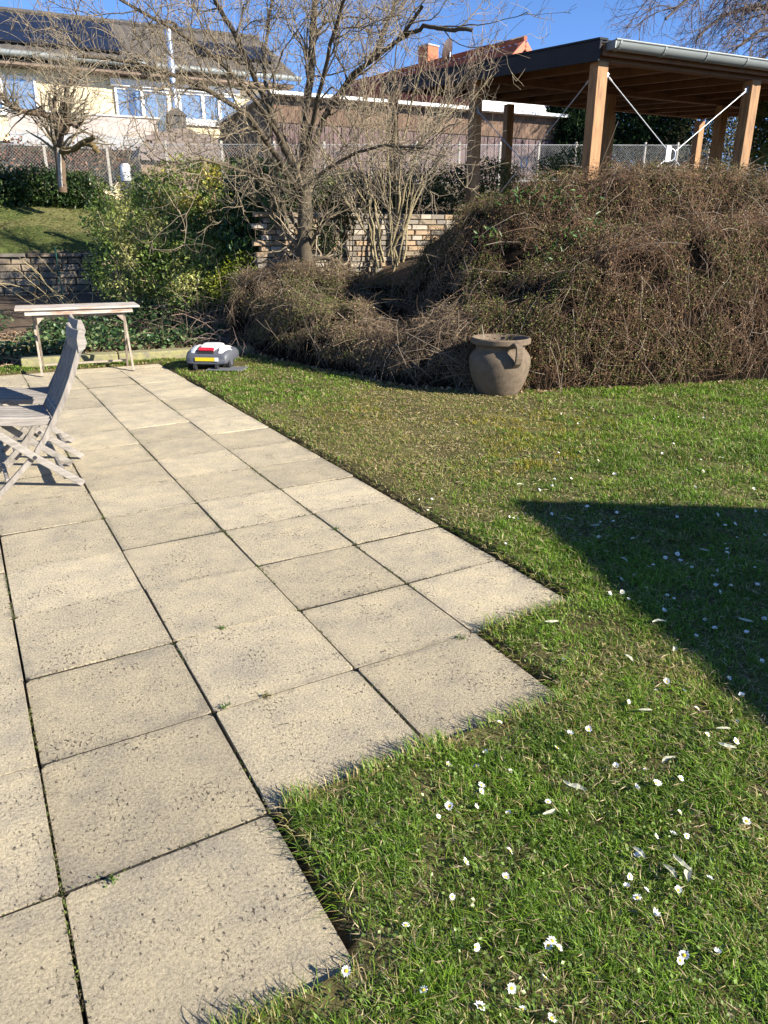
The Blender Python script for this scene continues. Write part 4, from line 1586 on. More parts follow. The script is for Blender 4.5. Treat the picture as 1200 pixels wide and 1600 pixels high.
tree_parts(tree, limbs, [dict(n=170, length=(.9, 2.0), ang=(.4, 1.1), up=.10, wig=.27, K=9, rr=.42, rmin=.007, tmin=.3),
                         dict(n=900, length=(.45, 1.15), ang=(.4, 1.2), up=.12, wig=.32, K=7, rr=.6, rmin=.0045, tmin=.15),
                         dict(n=3500, length=(.2, .6), ang=(.4, 1.3), up=.14, wig=.30, K=6, rr=.7, rmin=.0032, tmin=.1),
                         dict(n=1200, length=(.25, .7), ang=(.3, 1.2), up=.2, wig=.28, K=6, rr=.7, rmin=.0032, tmin=.1, src=1)], rng,
           [(.10, .08, .055), (.15, .12, .08), (.22, .18, .12), (.28, .225, .15), (.28, .225, .15)])

# ------------------------------------------------------------------ pollarded small tree
rng = np.random.default_rng(33)
pol = thing('pollarded_tree', 'small pollarded tree with a knobbly head in front of the cream house', 'tree')
QY = 15.6
limbs = [([at(98, 300, QY), at(94, 250, QY), at(89, 215, QY), at(95, 190, QY)], .085, .10),
         ([at(95, 200, QY), at(97, 188, QY), at(98, 180, QY)], .15, .11),
         ([at(95, 188, QY), at(78, 180, QY - .2), at(48, 176, QY - .5), at(25, 172, QY - .7), at(10, 160, QY - .9), at(0, 145, QY - 1)], .075, .03),
         ([at(98, 186, QY), at(102, 160, QY + .1), at(108, 130, QY + .2), at(118, 105, QY + .3)], .06, .03),
         ([at(92, 186, QY), at(84, 165, QY), at(86, 140, QY - .3)], .05, .02),
         ([at(100, 188, QY), at(118, 198, QY - .3), at(130, 186, QY - .5)], .045, .02)]
tree_parts(pol, limbs, [dict(n=120, length=(.6, 1.7), ang=(.4, 1.4), up=.10, wig=.2, K=7, rr=.4, rmin=.006, tmin=.5),
                        dict(n=420, length=(.35, .9), ang=(.4, 1.2), up=.12, wig=.22, K=6, rr=.6, rmin=.0045, tmin=.1),
                        dict(n=600, length=(.2, .5), ang=(.4, 1.2), up=.12, wig=.22, K=5, rr=.7, rmin=.004, tmin=.1)], rng,
           [(.15, .105, .07), (.20, .165, .11), (.25, .21, .15)])
stub = thing('cut_branch', 'short mossy sawn branch before the wire fence beside the pollarded tree', 'branch')
rng = np.random.default_rng(34)
tree_parts(stub, [([at(96, 238, QY - .3), at(118, 232, QY - .5), at(132, 222, QY - .6), at(146, 215, QY - .7)], .06, .045), ([at(132, 222, QY - .6), at(146, 228, QY - .7), at(152, 238, QY - .7)], .05, .045)],
           [dict(n=10, length=(.2, .6), K=5, rr=.3, rmin=.006)], rng, [(.17, .12, .05), (.2, .15, .1)])
pst = MB().beam(at(95, 292, QY - .2), at(92, 232, QY - .2), .06, .05).build('tree_stake', M['graywood'])
tag(pst, 'grey wooden stake tied beside the pollarded tree trunk', 'stake')

# ------------------------------------------------------------------ tall multi-stemmed shrub
rng = np.random.default_rng(44)
hz = thing('multi_stem_shrub', 'tall leafless shrub with pale slender stems before the pale stone wall', 'shrub')
HY = 11.2
limbs = []
for k in range(15):
    x0 = rng.uniform(575, 632)
    y0 = rng.uniform(405, 425)
    lx = rng.normal() * 75 + 8
    dy_ = rng.uniform(.0, 1.) * 2 - 1
    p = [at(x0, y0, HY + .3 * dy_), at(x0 + lx * .22, 320, HY + .5 * dy_), at(x0 + lx * .6, 210 + rng.uniform(-20, 20), HY + .8 * dy_), at(x0 + lx * 1.1, rng.uniform(80, 170), HY + 1.1 * dy_)]
    limbs.append((p, rng.uniform(.009, .022), .006))
for x0, y0, x1, y1, x2, y2 in [(592, 405, 545, 320, 500, 230), (606, 400, 640, 260, 716, 130), (612, 398, 625, 250, 660, 100), (615, 400, 618, 240, 622, 60), (640, 240, 690, 185, 735, 110), (600, 410, 560, 290, 470, 200), (610, 400, 650, 300, 700, 230)]:
    limbs.append(([at(x0, y0, HY), at((x0 + x1) / 2 + 4, (y0 + y1) / 2, HY - .1), at(x1, y1, HY - .2), at((x1 + x2) / 2 - 3, (y1 + y2) / 2, HY - .3), at(x2, y2, HY - .5)], .022, .008))
for x0, x1, y1 in [(395, 380, 250), (440, 452, 250), (405, 420, 230), (430, 400, 200), (452, 470, 240), (445, 425, 270)]:
    limbs.append(([at(x0 + 30, 430, 11.2), at((x0 + x1) / 2 + 20, 350, 11.2), at(x1 + 12, y1 + 30, 11.1), at(x1, y1, 11.0)], .014, .006))
tree_parts(hz, limbs, [dict(n=190, length=(.4, 1.2), ang=(.3, .9), up=.25, wig=.16, K=6, rr=.6, rmin=.005, tmin=.3),
                       dict(n=620, length=(.25, .7), ang=(.3, 1.0), up=.25, wig=.18, K=5, rr=.7, rmin=.0038, tmin=.1),
                       dict(n=650, length=(.15, .4), ang=(.3, 1.0), up=.2, wig=.18, K=4, rr=.7, rmin=.0035, tmin=.1)], rng,
           [(.26, .215, .125), (.27, .22, .14), (.27, .205, .15)], sides=(6, 4, 3, 3, 3))

# ------------------------------------------------------------------ far tree at the upper right
rng = np.random.default_rng(55)
far = thing('far_bare_tree', 'leafless tree with drooping fine twigs against the sky at the upper right', 'tree')
FY = 26.
ft = at(1330, 260, FY)
ft[2] = 2.2
limbs = [([ft, at(1330, 150, FY), at(1335, 40, FY), at(1340, -80, FY)], .38, .25),
         ([at(1332, 150, FY), at(1290, 75, FY - 1), at(1240, 45, FY - 2), at(1195, 40, FY - 2.5), at(1150, 75, FY - 3)], .16, .03),
         ([at(1332, 120, FY), at(1270, 40, FY), at(1200, 8, FY - .5), at(1130, 20, FY - 1), at(1090, 60, FY - 1.3)], .15, .03),
         ([at(1335, 60, FY), at(1260, -20, FY - 1), at(1170, -40, FY - 2), at(1090, -20, FY - 2.5), at(1040, 30, FY - 3)], .14, .03),
         ([at(1338, 0, FY), at(1250, -90, FY + .5), at(1150, -90, FY), at(1060, -50, FY - .5), at(1010, 0, FY - 1)], .14, .03),
         ([at(1335, 100, FY), at(1300, 40, FY + 2), at(1240, 60, FY + 3), at(1190, 90, FY + 3)], .10, .03)]
tree_parts(far, limbs, [dict(n=120, length=(1.2, 3.), ang=(.3, .9), up=-.05, wig=.16, K=7, rr=.45, rmin=.015, tmin=.25, droop=.15),
                        dict(n=700, length=(.6, 1.7), ang=(.3, .9), up=-.05, wig=.18, K=6, rr=.6, rmin=.009, tmin=.1, droop=.2),
                        dict(n=2600, length=(.3, .9), ang=(.3, 1.), up=-.02, wig=.2, K=5, rr=.7, rmin=.0065, tmin=.1, droop=.1)], rng,
           [(.10, .08, .065), (.12, .095, .08), (.16, .12, .10)])

# ------------------------------------------------------------------ twiggy mounds
HC = np.array([(.5, 8.5, .42), (.25, 9.2, .45), (.05, 10.0, .55), (.0, 10.8, .8), (.95, 8.5, 1.10), (.78, 9.2, 1.45), (.68, 10.0, 1.6), (1.3, 8.6, 1.55), (1.15, 9.3, 1.85), (1.1, 10., 1.85),
               (-1.9, 10.6, 1.02), (-1.3, 10.6, 1.10), (-.7, 10.5, 1.12), (-.1, 10.3, 1.04), (-1.6, 9.9, .78), (-.9, 9.3, .72), (-.4, 9.0, .66),
               (0.1, 8.6, .52), (.35, 8.1, .48), (.75, 7.9, .55), (.1, 11.2, .85),
               (1.45, 9.2, 1.98), (1.9, 9.3, 2.12), (2.6, 9.5, 2.16), (3.24, 9.8, 2.18), (4.15, 10.2, 2.16), (5.2, 10.6, 2.10), (7.5, 11.4, 2.15), (11, 12.5, 2.1),
               (1.2, 7.75, .72), (1.75, 7.9, 1.12), (2.5, 8.05, 1.42), (3.4, 8.3, 1.55), (4.4, 8.6, 1.6), (6, 9.2, 1.6), (9, 10, 1.6),
               (2.1, 11.0, 1.3), (3.5, 11.4, 1.35), (5, 12.0, 1.35), (7, 12.9, 1.3), (11, 14, 1.3), (-1, 12.0, .9), (0.2, 12.3, .9), (1.2, 10.6, 1.75), (1.3, 11.6, 1.6), (1.4, 12.8, 1.2), (-2.6, 11, .75), (-2.4, 12, .8)])


def mound_h(x, y):
    x = np.asarray(x, float)
    y = np.asarray(y, float)
    num = np.zeros(x.shape)
    den = np.zeros(x.shape) + 1e-12
    for cx_, cy_, ch_ in HC:
        w_ = np.exp(-((x - cx_) ** 2 + (y - cy_) ** 2) / (2 * .31 ** 2)) + 1e-4 / (((x - cx_) ** 2 + (y - cy_) ** 2) + .3) ** 2
        num += w_ * ch_
        den += w_
    H = num / den
    d = np.maximum(edge_dist(x, y) + .04, 0)
    wd_ = np.where(x < .9, .38, .48)
    q_ = np.clip(d / wd_, 0, 1)
    f = (1 - (1 - q_) ** 2.0) ** .5
    lump = .26 * (fbm(x * 1.7, y * 1.7, 71) - .5) + .30 * (fbm(x * 3.6, y * 3.6, 72, 2) - .5)
    return H * f + lump * np.clip(d / .3, 0, 1)


def mound_grid(x0, x1, depth, n0=.045):
    xs = np.arange(x0 - .03, x1 + .03, n0)
    us = depth * np.linspace(0, 1, int(depth / n0 * .8)) ** 1.9 - .04
    XX, UU = np.meshgrid(xs, us)
    YY = edge_y(XX) + UU
    return XX, YY, mound_h(XX, YY)


def mound_sampler(x0, x1, depth, rng):
    """random points spread evenly over the mound's real surface"""
    XX, YY, ZZ = mound_grid(x0, x1, depth)
    P = np.stack([XX, YY, ZZ], -1)
    a, b, c = P[:-1, :-1], P[:-1, 1:], P[1:, :-1]
    nr_ = np.cross(b - a, c - a)
    ar = np.linalg.norm(nr_, axis=-1)
    front = np.exp(-((YY[:-1, :-1] - edge_y(XX[:-1, :-1])) / 2.2) ** 2) + .12     # the far side needs less
    w_ = (ar * front).ravel()
    w_ = w_ / w_.sum()
    a, b, c = a.reshape(-1, 3), b.reshape(-1, 3), c.reshape(-1, 3)
    nr_ = unit(nr_.reshape(-1, 3))
    nr_ = np.where(nr_[:, 2:] < 0, -nr_, nr_)

    def draw(n):
        k = rng.choice(len(w_), n, p=w_)
        f, g = rng.random((n, 1)), rng.random((n, 1))
        return a[k] + (b[k] - a[k]) * f + (c[k] - a[k]) * g, nr_[k]
    return draw, (XX, YY, ZZ)


def make_mound(name, label, cat, x0, x1, depth, n_tw, n_lf, rng, twc, lfc, seedc):
    root = thing(name, label, cat)
    draw, (XX, YY, ZZ) = mound_sampler(x0, x1, depth, rng)
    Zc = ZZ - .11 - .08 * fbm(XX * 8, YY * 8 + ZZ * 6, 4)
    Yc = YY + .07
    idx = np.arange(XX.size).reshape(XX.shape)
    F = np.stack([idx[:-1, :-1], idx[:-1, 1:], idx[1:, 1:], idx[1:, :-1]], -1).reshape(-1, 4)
    obj_np('shade_dark_core', np.stack([XX, Yc, Zc], -1).reshape(-1, 3), F, M['core'], root, smooth=True)  # black sheet under the twigs, painted shade for the hollows
    parts = []
    # (share, length, outward, comb, radius, pale)
    for share, Lr_, outw, comb, rr_, pal in ((.60, (.06, .20), .5, .25, (.0013, .0024), .04), (.34, (.18, .55), .35, .9, (.0014, .0026), .07), (.06, (.30, .85), .45, 1.1, (.0017, .0032), .35)):
        n = int(n_tw * share)
        C, N_ = draw(int(n * 1.35))
        hole = fbm(C[:, 0] * 4.5, C[:, 2] * 5.5 + C[:, 1] * 3, seedc + 31, 2) < .36
        C, N_ = C[~hole][:n], N_[~hole][:n]
        n = len(C)
        ang = 6.28 * fbm(C[:, 0] * .9, C[:, 1] * .9 + C[:, 2], seedc, 2) * 1.6
        tang = unit(np.cross(N_, np.stack([np.cos(ang), np.sin(ang), .2 * np.ones(n)], 1)))
        down = np.array([0, 0, -1.]) - N_ * (N_ @ np.array([0, 0, -1.]))[:, None]
        d = unit((tang * .5 + down * .55) * comb + rng.normal(size=(n, 3)) * .75)
        d = unit(d - N_ * (np.einsum('ij,ij->i', d, N_) * .75)[:, None])
        K = 3 if Lr_[1] < .3 else 5
        L = rng.uniform(*Lr_, n)
        out = np.zeros((n, K, 3))
        out[:, 0] = C - N_ * rng.uniform(.0, .12, n)[:, None] - d * L[:, None] * .35
        bow = rng.uniform(0, 1, n) * outw * 1.6
        dd = unit(d + N_ * bow[:, None])
        for k in range(1, K):
            dd = unit(dd - N_ * (bow * 2.1 / K)[:, None] + rng.normal(size=(n, 3)) * (.25 if K == 3 else .16) + np.array([0, 0, -.07]))
            out[:, k] = out[:, k - 1] + dd * (L / (K - 1))[:, None]
        r = rng.uniform(*rr_, n)
        Vt, F = strands(out, r[:, None] * np.linspace(1, .55, K)[None], 3, rng)
        patch = fbm(C[:, 0] * .8, C[:, 2] * 1.1 + C[:, 1] * .3, seedc + 5)[:, None]
        g_ = rng.random((n, 1))
        c = np.array(twc[0]) * (1 - g_) + np.array(twc[1]) * g_
        c = c * (.55 + .75 * rng.random((n, 1))) * (.75 + .5 * patch)
        c = np.where((rng.random(n) < pal)[:, None], np.array([.36, .29, .215]) * (.7 + .5 * rng.random((n, 1))), c)
        parts.append((Vt, F, rep(c, K * 3)))
    Va, Fa, Ca = merge(parts)
    tag(obj_np('twigs', Va, Fa, M['twig'], root, col=Ca), kind='stuff')
    C, N_ = draw(n_lf)
    n = len(C)
    g_ = fbm(C[:, 0] * 1.2, C[:, 2] * 1.6 + C[:, 1] * .4, seedc + 9) + .25 * (fbm(C[:, 0] * 5, C[:, 2] * 5 + C[:, 1] * 3, seedc + 19) - .5)
    keep = rng.random(n) < np.clip(.35 + 2.4 * (g_ - .34), .15, 1)
    keep &= fbm(C[:, 0] * 4.5, C[:, 2] * 5.5 + C[:, 1] * 3, seedc + 31, 2) > .37
    C, N_, g_ = C[keep], N_[keep], g_[keep]
    n = len(C)
    C = C + N_ * rng.uniform(-.13, .05, n)[:, None]
    D = unit(rng.normal(size=(n, 3)) + N_ * .5)
    Nn = unit(N_ * .7 + rng.normal(size=(n, 3)))
    Lf = rng.uniform(.011, .026, n)
    Vt, F = leaves(C, D, Nn, Lf, Lf * .62, .15)
    k = (rng.random(n) < np.clip((g_ - .28) * 2.0, .08, .95))[:, None]
    c = np.where(k, np.array(lfc[0]), np.array(lfc[1])) * (.45 + 1.1 * rng.random((n, 1)))
    c = np.where((rng.random(n) < .04)[:, None], np.array([.40, .30, .18]), c)
    tag(obj_np('small_leaves', Vt, F, M['needle'], root, col=rep(c, 4)), kind='stuff')
    return root


TWC = ((.12, .070, .042), (.27, .165, .10))
LFC = ((.10, .115, .032), (.20, .125, .06))
big_mound = make_mound('twiggy_mound', 'huge dome of brown twiggy groundcover shrub right of the pot', 'shrub', .9, 7.4, 3.6, 27000, 190000, np.random.default_rng(61), TWC, LFC, 3)
mid_mound = make_mound('twiggy_mound', 'low brown and green twiggy mound in front of the bare tree trunk', 'shrub', -2.0, .95, 3.3, 12000, 90000, np.random.default_rng(62), ((.13, .09, .06), (.25, .185, .12)), ((.105, .125, .035), (.18, .125, .065)), 13)


# ------------------------------------------------------------------ leafy shrubs
def leaf_shrub(name, label, cat, blobs, n, size, cols, rng, asp=.45, hang=0., stems=0, stemc=(.3, .24, .16), mat='leaf', shell=.45, sprays=None, group=None, stem_base=None, part='crown'):
    root = thing(name, label, cat, group=group)
    bl = np.array([(*c, *r) for c, r in blobs], float)
    vol = bl[:, 3] * bl[:, 4] * bl[:, 5]
    k = rng.choice(len(bl), n, p=vol ** .8 / (vol ** .8).sum())
    dv_ = unit(rng.normal(size=(n, 3)))
    rad = (shell + (1 - shell) * rng.random(n)) ** .8
    rough_ = .78 + .5 * fbm(dv_[:, 0] * 2.5 + k * 3.1 + 5, dv_[:, 2] * 2.5 + dv_[:, 1] * 2 + 9, 7)
    C = bl[k, :3] + dv_ * bl[k, 3:] * (rad * rough_)[:, None]
    gz_ = terrain(C[:, 0], C[:, 1]) + .02
    C[:, 2] = np.maximum(C[:, 2], gz_)
    D = unit(dv_ * .6 + rng.normal(size=(n, 3)) * .8 + np.array([0, 0, -hang]))
    Nn = unit(dv_ * .6 + np.array([0, 0, .6]) + rng.normal(size=(n, 3)) * .5)
    L = size * rng.uniform(.6, 1.3, n)
    Vt, F = leaves(C, D, Nn, L, L * asp, .18, .12)
    cc = np.array(cols)
    pick = np.clip((fbm(C[:, 0] * 2.5 + C[:, 1], C[:, 2] * 2.5, 23) - .25) * 2 * len(cc) + rng.normal(size=n) * .6, 0, len(cc) - 1).astype(int)
    c = cc[pick] * (.6 + .8 * rng.random((n, 1)))
    obj_np(part, Vt, F, M[mat], root, col=rep(c, 4))
    if stems:
        lo = bl[:, 2].min() - bl[:, 5].max()
        b0 = bl[rng.choice(len(bl), stems)]
        top = b0[:, :3] + unit(rng.normal(size=(stems, 3))) * b0[:, 3:] * rng.uniform(.5, 1.12, stems)[:, None]
        cen = bl[:, :3].mean(0) if stem_base is None else np.array(stem_base)
        bs = np.stack([cen[0] * .5 + b0[:, 0] * .5 + rng.normal(size=stems) * .2, cen[1] * .5 + b0[:, 1] * .5 + rng.normal(size=stems) * .15, np.zeros(stems)], 1)
        bs[:, 2] = terrain(bs[:, 0], bs[:, 1])
        K = 6
        tt = np.linspace(0, 1, K)[None, :, None]
        P = bs[:, None] * (1 - tt) + top[:, None] * tt
        P[:, 1:-1, :2] += rng.normal(size=(stems, K - 2, 2)) * .045
        P[:, :, 2] += (np.sin(np.linspace(0, math.pi, K)) * .12)[None, :]
        R = rng.uniform(.004, .010, stems)[:, None] * np.linspace(1, .5, K)[None]
        Vs_, Fs_ = strands(P, R, 4, rng)
        obj_np('stems', Vs_, Fs_, M['twig'], root, col=rep(shade(stems, stemc, rng), K * 4))
        if sprays:
            P2, R2 = spawn(P, R, sprays, rng, length=(.15, .5), ang=(.4, 1.2), K=4, rmin=.003)
            Vs_, Fs_ = strands(P2, R2, 3, rng)
            tag(obj_np('side_shoots', Vs_, Fs_, M['twig'], root, col=rep(shade(sprays, stemc, rng), 12)), kind='stuff')
    return root


def blob(x, y, Y, rx, ry, rz_):
    return (tuple(at(x, y, Y)), (rx, ry, rz_))


rng = np.random.default_rng(81)
# evergreen rose / holly-like shrub behind the table
leaf_shrub('evergreen_shrub', 'dark green glossy shrub with straggly pale stems right behind the table', 'shrub',
           [blob(190, 420, 11.6, .55, .5, .55), blob(230, 380, 11.9, .7, .5, .55), blob(185, 345, 12.2, .55, .45, .4), blob(270, 430, 11.6, .6, .5, .5), blob(250, 320, 12.6, .6, .5, .35), blob(315, 400, 11.7, .55, .45, .45), blob(300, 460, 11.3, .5, .4, .35)],
           15000, .060, [(.07, .12, .022), (.13, .20, .035), (.22, .28, .06), (.40, .40, .12)], rng, asp=.5, stems=260, stemc=(.46, .37, .22), sprays=800)
leaf_shrub('yellowing_shrub', 'shrub of mixed green and yellow leaves below the rounded shed roof', 'shrub',
           [blob(300, 300, 13.2, .8, .5, .55), blob(235, 300, 13.3, .5, .45, .35), blob(330, 350, 12.8, .7, .5, .55), blob(360, 290, 13.4, .7, .5, .45)],
           11000, .066, [(.08, .13, .025), (.16, .22, .045), (.30, .31, .06), (.52, .42, .06)], rng, asp=.45, stems=130, stemc=(.40, .30, .16), sprays=380)
leaf_shrub('rhododendron', 'rhododendron with long drooping dark leaves left of the bare tree trunk', 'shrub',
           [blob(398, 310, 11.6, .50, .4, .55), blob(428, 340, 11.4, .30, .35, .5), blob(385, 360, 11.4, .4, .4, .42), blob(420, 285, 11.9, .45, .4, .4)],
           5200, .12, [(.035, .075, .018), (.06, .12, .028), (.11, .19, .045)], rng, asp=.30, hang=.9, stems=30, stemc=(.16, .11, .08))
leaf_shrub('dark_leafed_shrub', 'thin dark leaved shrub standing before the pale stone wall right of the trunk', 'shrub',
           [blob(500, 365, 11.1, .16, .12, .20), blob(530, 350, 11.2, .22, .12, .22), blob(555, 330, 11.3, .25, .12, .14), blob(520, 388, 11.0, .14, .1, .14)],
           900, .07, [(.03, .045, .014), (.05, .06, .02), (.09, .06, .03)], rng, asp=.35, hang=.8, stems=16, stemc=(.12, .09, .06))
leaf_shrub('golden_shrub', 'small bright yellow green shrub between the glossy shrub and the low mound', 'shrub',
           [blob(385, 425, 11.2, .38, .35, .30), blob(355, 445, 11.1, .3, .3, .25), blob(415, 440, 11.2, .25, .3, .2)],
           5200, .032, [(.13, .17, .015), (.22, .26, .02), (.30, .33, .03)], rng, asp=.55, stems=40, stemc=(.25, .2, .1))
rng = np.random.default_rng(82)
leaf_shrub('box_hedge', 'low clipped dark green hedge before the wire fence at the far left', 'hedge',
           [blob(-60, 300, 16.2, .8, .5, .5), blob(5, 300, 16.4, .8, .5, .5), blob(65, 300, 16.6, .8, .5, .48), blob(120, 302, 16.8, .7, .5, .45), blob(-130, 300, 16.0, .8, .5, .5)],
           26000, .07, [(.022, .045, .010), (.04, .075, .016), (.08, .11, .025)], rng, asp=.55, shell=.3)
leaf_shrub('laurel_hedge', 'green and yellowish hedge on top of the pale stone wall', 'hedge',
           [blob(540, 300, 13.2, .6, .4, .34), blob(600, 300, 13.4, .6, .4, .38), blob(655, 298, 13.7, .6, .4, .36), blob(710, 292, 14.0, .6, .4, .40), blob(770, 285, 14.3, .6, .4, .4), blob(490, 305, 13., .5, .4, .32), blob(440, 300, 12.9, .5, .4, .32)],
           17000, .055, [(.025, .05, .012), (.06, .09, .02), (.16, .18, .04)], rng, asp=.5)
leaf_shrub('conifer', 'dark conifer standing behind the carport left of the corner post', 'tree',
           [blob(880, 225, 26, .9, .8, 1.4), blob(885, 190, 26.2, .6, .6, 1.1), blob(910, 235, 25.5, .9, .8, 1.2), blob(905, 180, 26.6, .5, .5, 1.2)],
           16000, .15, [(.010, .022, .008), (.018, .036, .012), (.03, .055, .018)], rng, asp=.35, mat='needle')
leaf_shrub('conifer', 'broad dark conifer seen through the middle of the carport', 'tree',
           [blob(1000, 230, 27, 1.3, 1., 1.6), blob(1030, 200, 27.5, 1.1, 1., 1.5), blob(985, 190, 27.5, .8, .8, 1.3), blob(1050, 240, 26.5, 1.0, 1., 1.2)],
           20000, .16, [(.010, .022, .008), (.02, .04, .013), (.04, .065, .02)], rng, asp=.35, mat='needle')
leaf_shrub('overgrown_hedge', 'brown green overgrown hedge seen between the right hand carport posts', 'hedge',
           [blob(1090, 225, 26, 1.2, 1., 1.6), blob(1140, 225, 26.5, 1.3, 1., 1.6), blob(1210, 225, 27, 1.5, 1., 1.7), blob(1290, 225, 27.5, 1.5, 1., 1.7)],
           16000, .14, [(.05, .045, .02), (.07, .075, .025), (.13, .105, .055)], rng, asp=.35, mat='needle', stems=240, stemc=(.30, .23, .14))
leaf_shrub('cherry_laurel', 'glossy green laurel bush beside the right carport post', 'shrub',
           [blob(1200, 215, 15.0, .5, .5, .55), blob(1225, 240, 14.5, .6, .5, .5), blob(1215, 180, 15.5, .5, .5, .5)],
           3000, .10, [(.03, .06, .014), (.05, .09, .02), (.10, .14, .03)], rng, asp=.4)
leaf_shrub('laurel_bush', 'light green bush between the annex and the carport corner post', 'shrub',
           [blob(890, 255, 19., .5, .4, .35), blob(915, 250, 19.5, .5, .4, .4), blob(860, 262, 18.8, .4, .4, .3)],
           2600, .07, [(.03, .06, .014), (.07, .11, .025), (.14, .18, .04)], rng, asp=.45)

rng = np.random.default_rng(83)
leaf_shrub('beech_hedge', 'reddish brown hedge behind the wire fence below the balcony', 'hedge',
           [blob(-120, 262, 20.0, 1.0, .5, .7), blob(-50, 262, 20.3, 1.0, .5, .7), blob(20, 262, 20.6, 1.0, .5, .7), blob(90, 264, 20.9, 1.0, .5, .7), blob(160, 264, 21.2, 1.0, .5, .7), blob(230, 266, 21.5, 1.0, .5, .65), blob(300, 268, 21.8, 1.0, .5, .6), blob(370, 268, 22.1, 1.0, .5, .6), blob(440, 268, 22.4, 1.0, .5, .6), blob(510, 268, 22.7, 1.0, .5, .6)],
           16000, .095, [(.10, .045, .03), (.17, .085, .055), (.22, .13, .09), (.09, .07, .035)], rng, asp=.5, shell=.3, mat='needle')

# arching bare stems beside the mower, and a pruned rose before the wall
rng = np.random.default_rng(91)


def tangle(name, label, cat, cx_, cy_, rx, ry, h, n, rng, colr, r=(.003, .007)):
    root = thing(name, label, cat)
    th = rng.uniform(0, 6.28, n)
    b = np.stack([cx_ + rng.normal(size=n) * rx * .6, cy_ + rng.normal(size=n) * ry * .6, np.zeros(n)], 1)
    b[:, 2] = terrain(b[:, 0], b[:, 1]) - .02
    L = rng.uniform(.4, 1.1, n)
    K = 7
    out = np.zeros((n, K, 3))
    out[:, 0] = b
    d = unit(np.stack([np.cos(th) * .7, np.sin(th) * .5 - .15, rng.uniform(.5, 1.3, n)], 1))
    for k in range(1, K):
        d = unit(d + rng.normal(size=(n, 3)) * .17 + np.array([0, -.03, -.27 / max(h, .3) * .6]))
        out[:, k] = out[:, k - 1] + d * (L / (K - 1))[:, None]
    out[:, :, 2] = np.maximum(out[:, :, 2], terrain(out[:, :, 0], out[:, :, 1]))
    R = rng.uniform(*r, n)[:, None] * np.linspace(1, .45, K)[None]
    Vt, F = strands(out, R, 4, rng)
    obj_np('stems', Vt, F, M['twig'], root, col=rep(shade(n, colr, rng, .45), K * 4))
    P2, R2 = spawn(out, R, n * 2, rng, length=(.12, .4), ang=(.4, 1.2), K=4, rmin=.0025, up=0)
    Vt, F = strands(P2, R2, 3, rng)
    tag(obj_np('side_shoots', Vt, F, M['twig'], root, col=rep(shade(n * 2, colr, rng, .45), 12)), kind='stuff')
    return root


tangle('arching_shrub', 'tangle of bare arching brown stems behind the robot mower', 'shrub', -2.35, 10.65, .75, .5, .6, 330, rng, (.25, .18, .13))
tangle('bramble_heap', 'low heap of purplish grey stems left end of the twiggy mound', 'shrub', -1.75, 10.0, .35, .25, .45, 260, rng, (.19, .14, .125), (.003, .006))
tangle('pruned_rose', 'few pale upright rose canes behind the table before the grey wall', 'shrub', *at(95, 465, 11.9)[:2], .35, .2, 1.4, 16, rng, (.34, .27, .14), (.007, .011))

# ------------------------------------------------------------------ ivy, litter
def scatter_leaves(name, label, cat, pos, size, asp, cols, rng, lift=(.01, .12), mat='leaf', tilt=.7):
    n = len(pos)
    C = np.stack([pos[:, 0], pos[:, 1], terrain(pos[:, 0], pos[:, 1]) + rng.uniform(*lift, n)], 1)
    C[:, 2] = np.maximum(C[:, 2], .01)
    D = unit(rng.normal(size=(n, 3)) * np.array([1, 1, .45]))
    Nn = unit(np.array([0, -.25, 1.]) + rng.normal(size=(n, 3)) * tilt)
    L = size * rng.uniform(.6, 1.3, n)
    Vt, F = leaves(C, D, Nn, L, L * asp, .15, .1)
    cc = np.array(cols)
    c = cc[rng.integers(0, len(cc), n)] * (.55 + .9 * rng.random((n, 1)))
    o = obj_np(name, Vt, F, M[mat], col=rep(c, 4))
    return tag(o, label, cat, kind='stuff')


def bed_points(n, rng, x0, x1, d0, d1, seed, thr, sc=1.2):
    x = rng.uniform(x0, x1, n)
    y = edge_y(x) + rng.uniform(d0, d1, n)
    k = fbm(x * sc, y * sc, seed) > thr
    return np.stack([x[k], y[k]], 1)


rng = np.random.default_rng(101)
scatter_leaves('ivy_groundcover', 'dark ivy leaves covering the bed behind the table', 'ivy', bed_points(15000, rng, -7.5, -2.1, .25, 2.6, 5, .42), .062, .8,
               [(.03, .07, .022), (.05, .10, .03), (.08, .14, .045), (.15, .19, .08)], rng, (.02, .24))
scatter_leaves('leaf_litter', 'dry brown leaves and stalks along the foot of the shrubs', 'leaf litter',
               np.concatenate([bed_points(9000, rng, -7, -1.2, .1, 2.2, 6, .3), bed_points(6500, rng, -1.9, 7, -.12, .14, 8, .25, 3.)]), .05, .55,
               [(.26, .15, .08), (.36, .24, .15), (.17, .10, .06), (.42, .31, .21)], rng, (.005, .05), 'dull_leaf', .6)
scatter_leaves('slope_grass', 'mossy rough grass on the slope above the grey stone wall', 'grass',
               np.stack([*np.array([st(a, b)[:2] for a, b in zip(rng.uniform(-4.5, 3.6, 9000), rng.uniform(15.1, 18., 9000))]).T], 1), .07, .16,
               [(.10, .13, .03), (.16, .16, .04), (.26, .21, .09), (.07, .10, .025)], rng, (.0, .03), 'grass', 1.2)
pts = bed_points(900, rng, -7, -2, .2, 2.0, 9, .3)
n = len(pts)
th = rng.uniform(0, 6.28, n)
P = np.zeros((n, 4, 3))
for k in range(4):
    P[:, k, 0] = pts[:, 0] + np.cos(th) * k * .09
    P[:, k, 1] = pts[:, 1] + np.sin(th) * k * .09 + rng.normal(size=n) * .012
    P[:, k, 2] = terrain(P[:, k, 0], P[:, k, 1]) + .03 + .05 * rng.random(n)
Vt, F = strands(P, np.full((n, 4), .004), 3, rng)
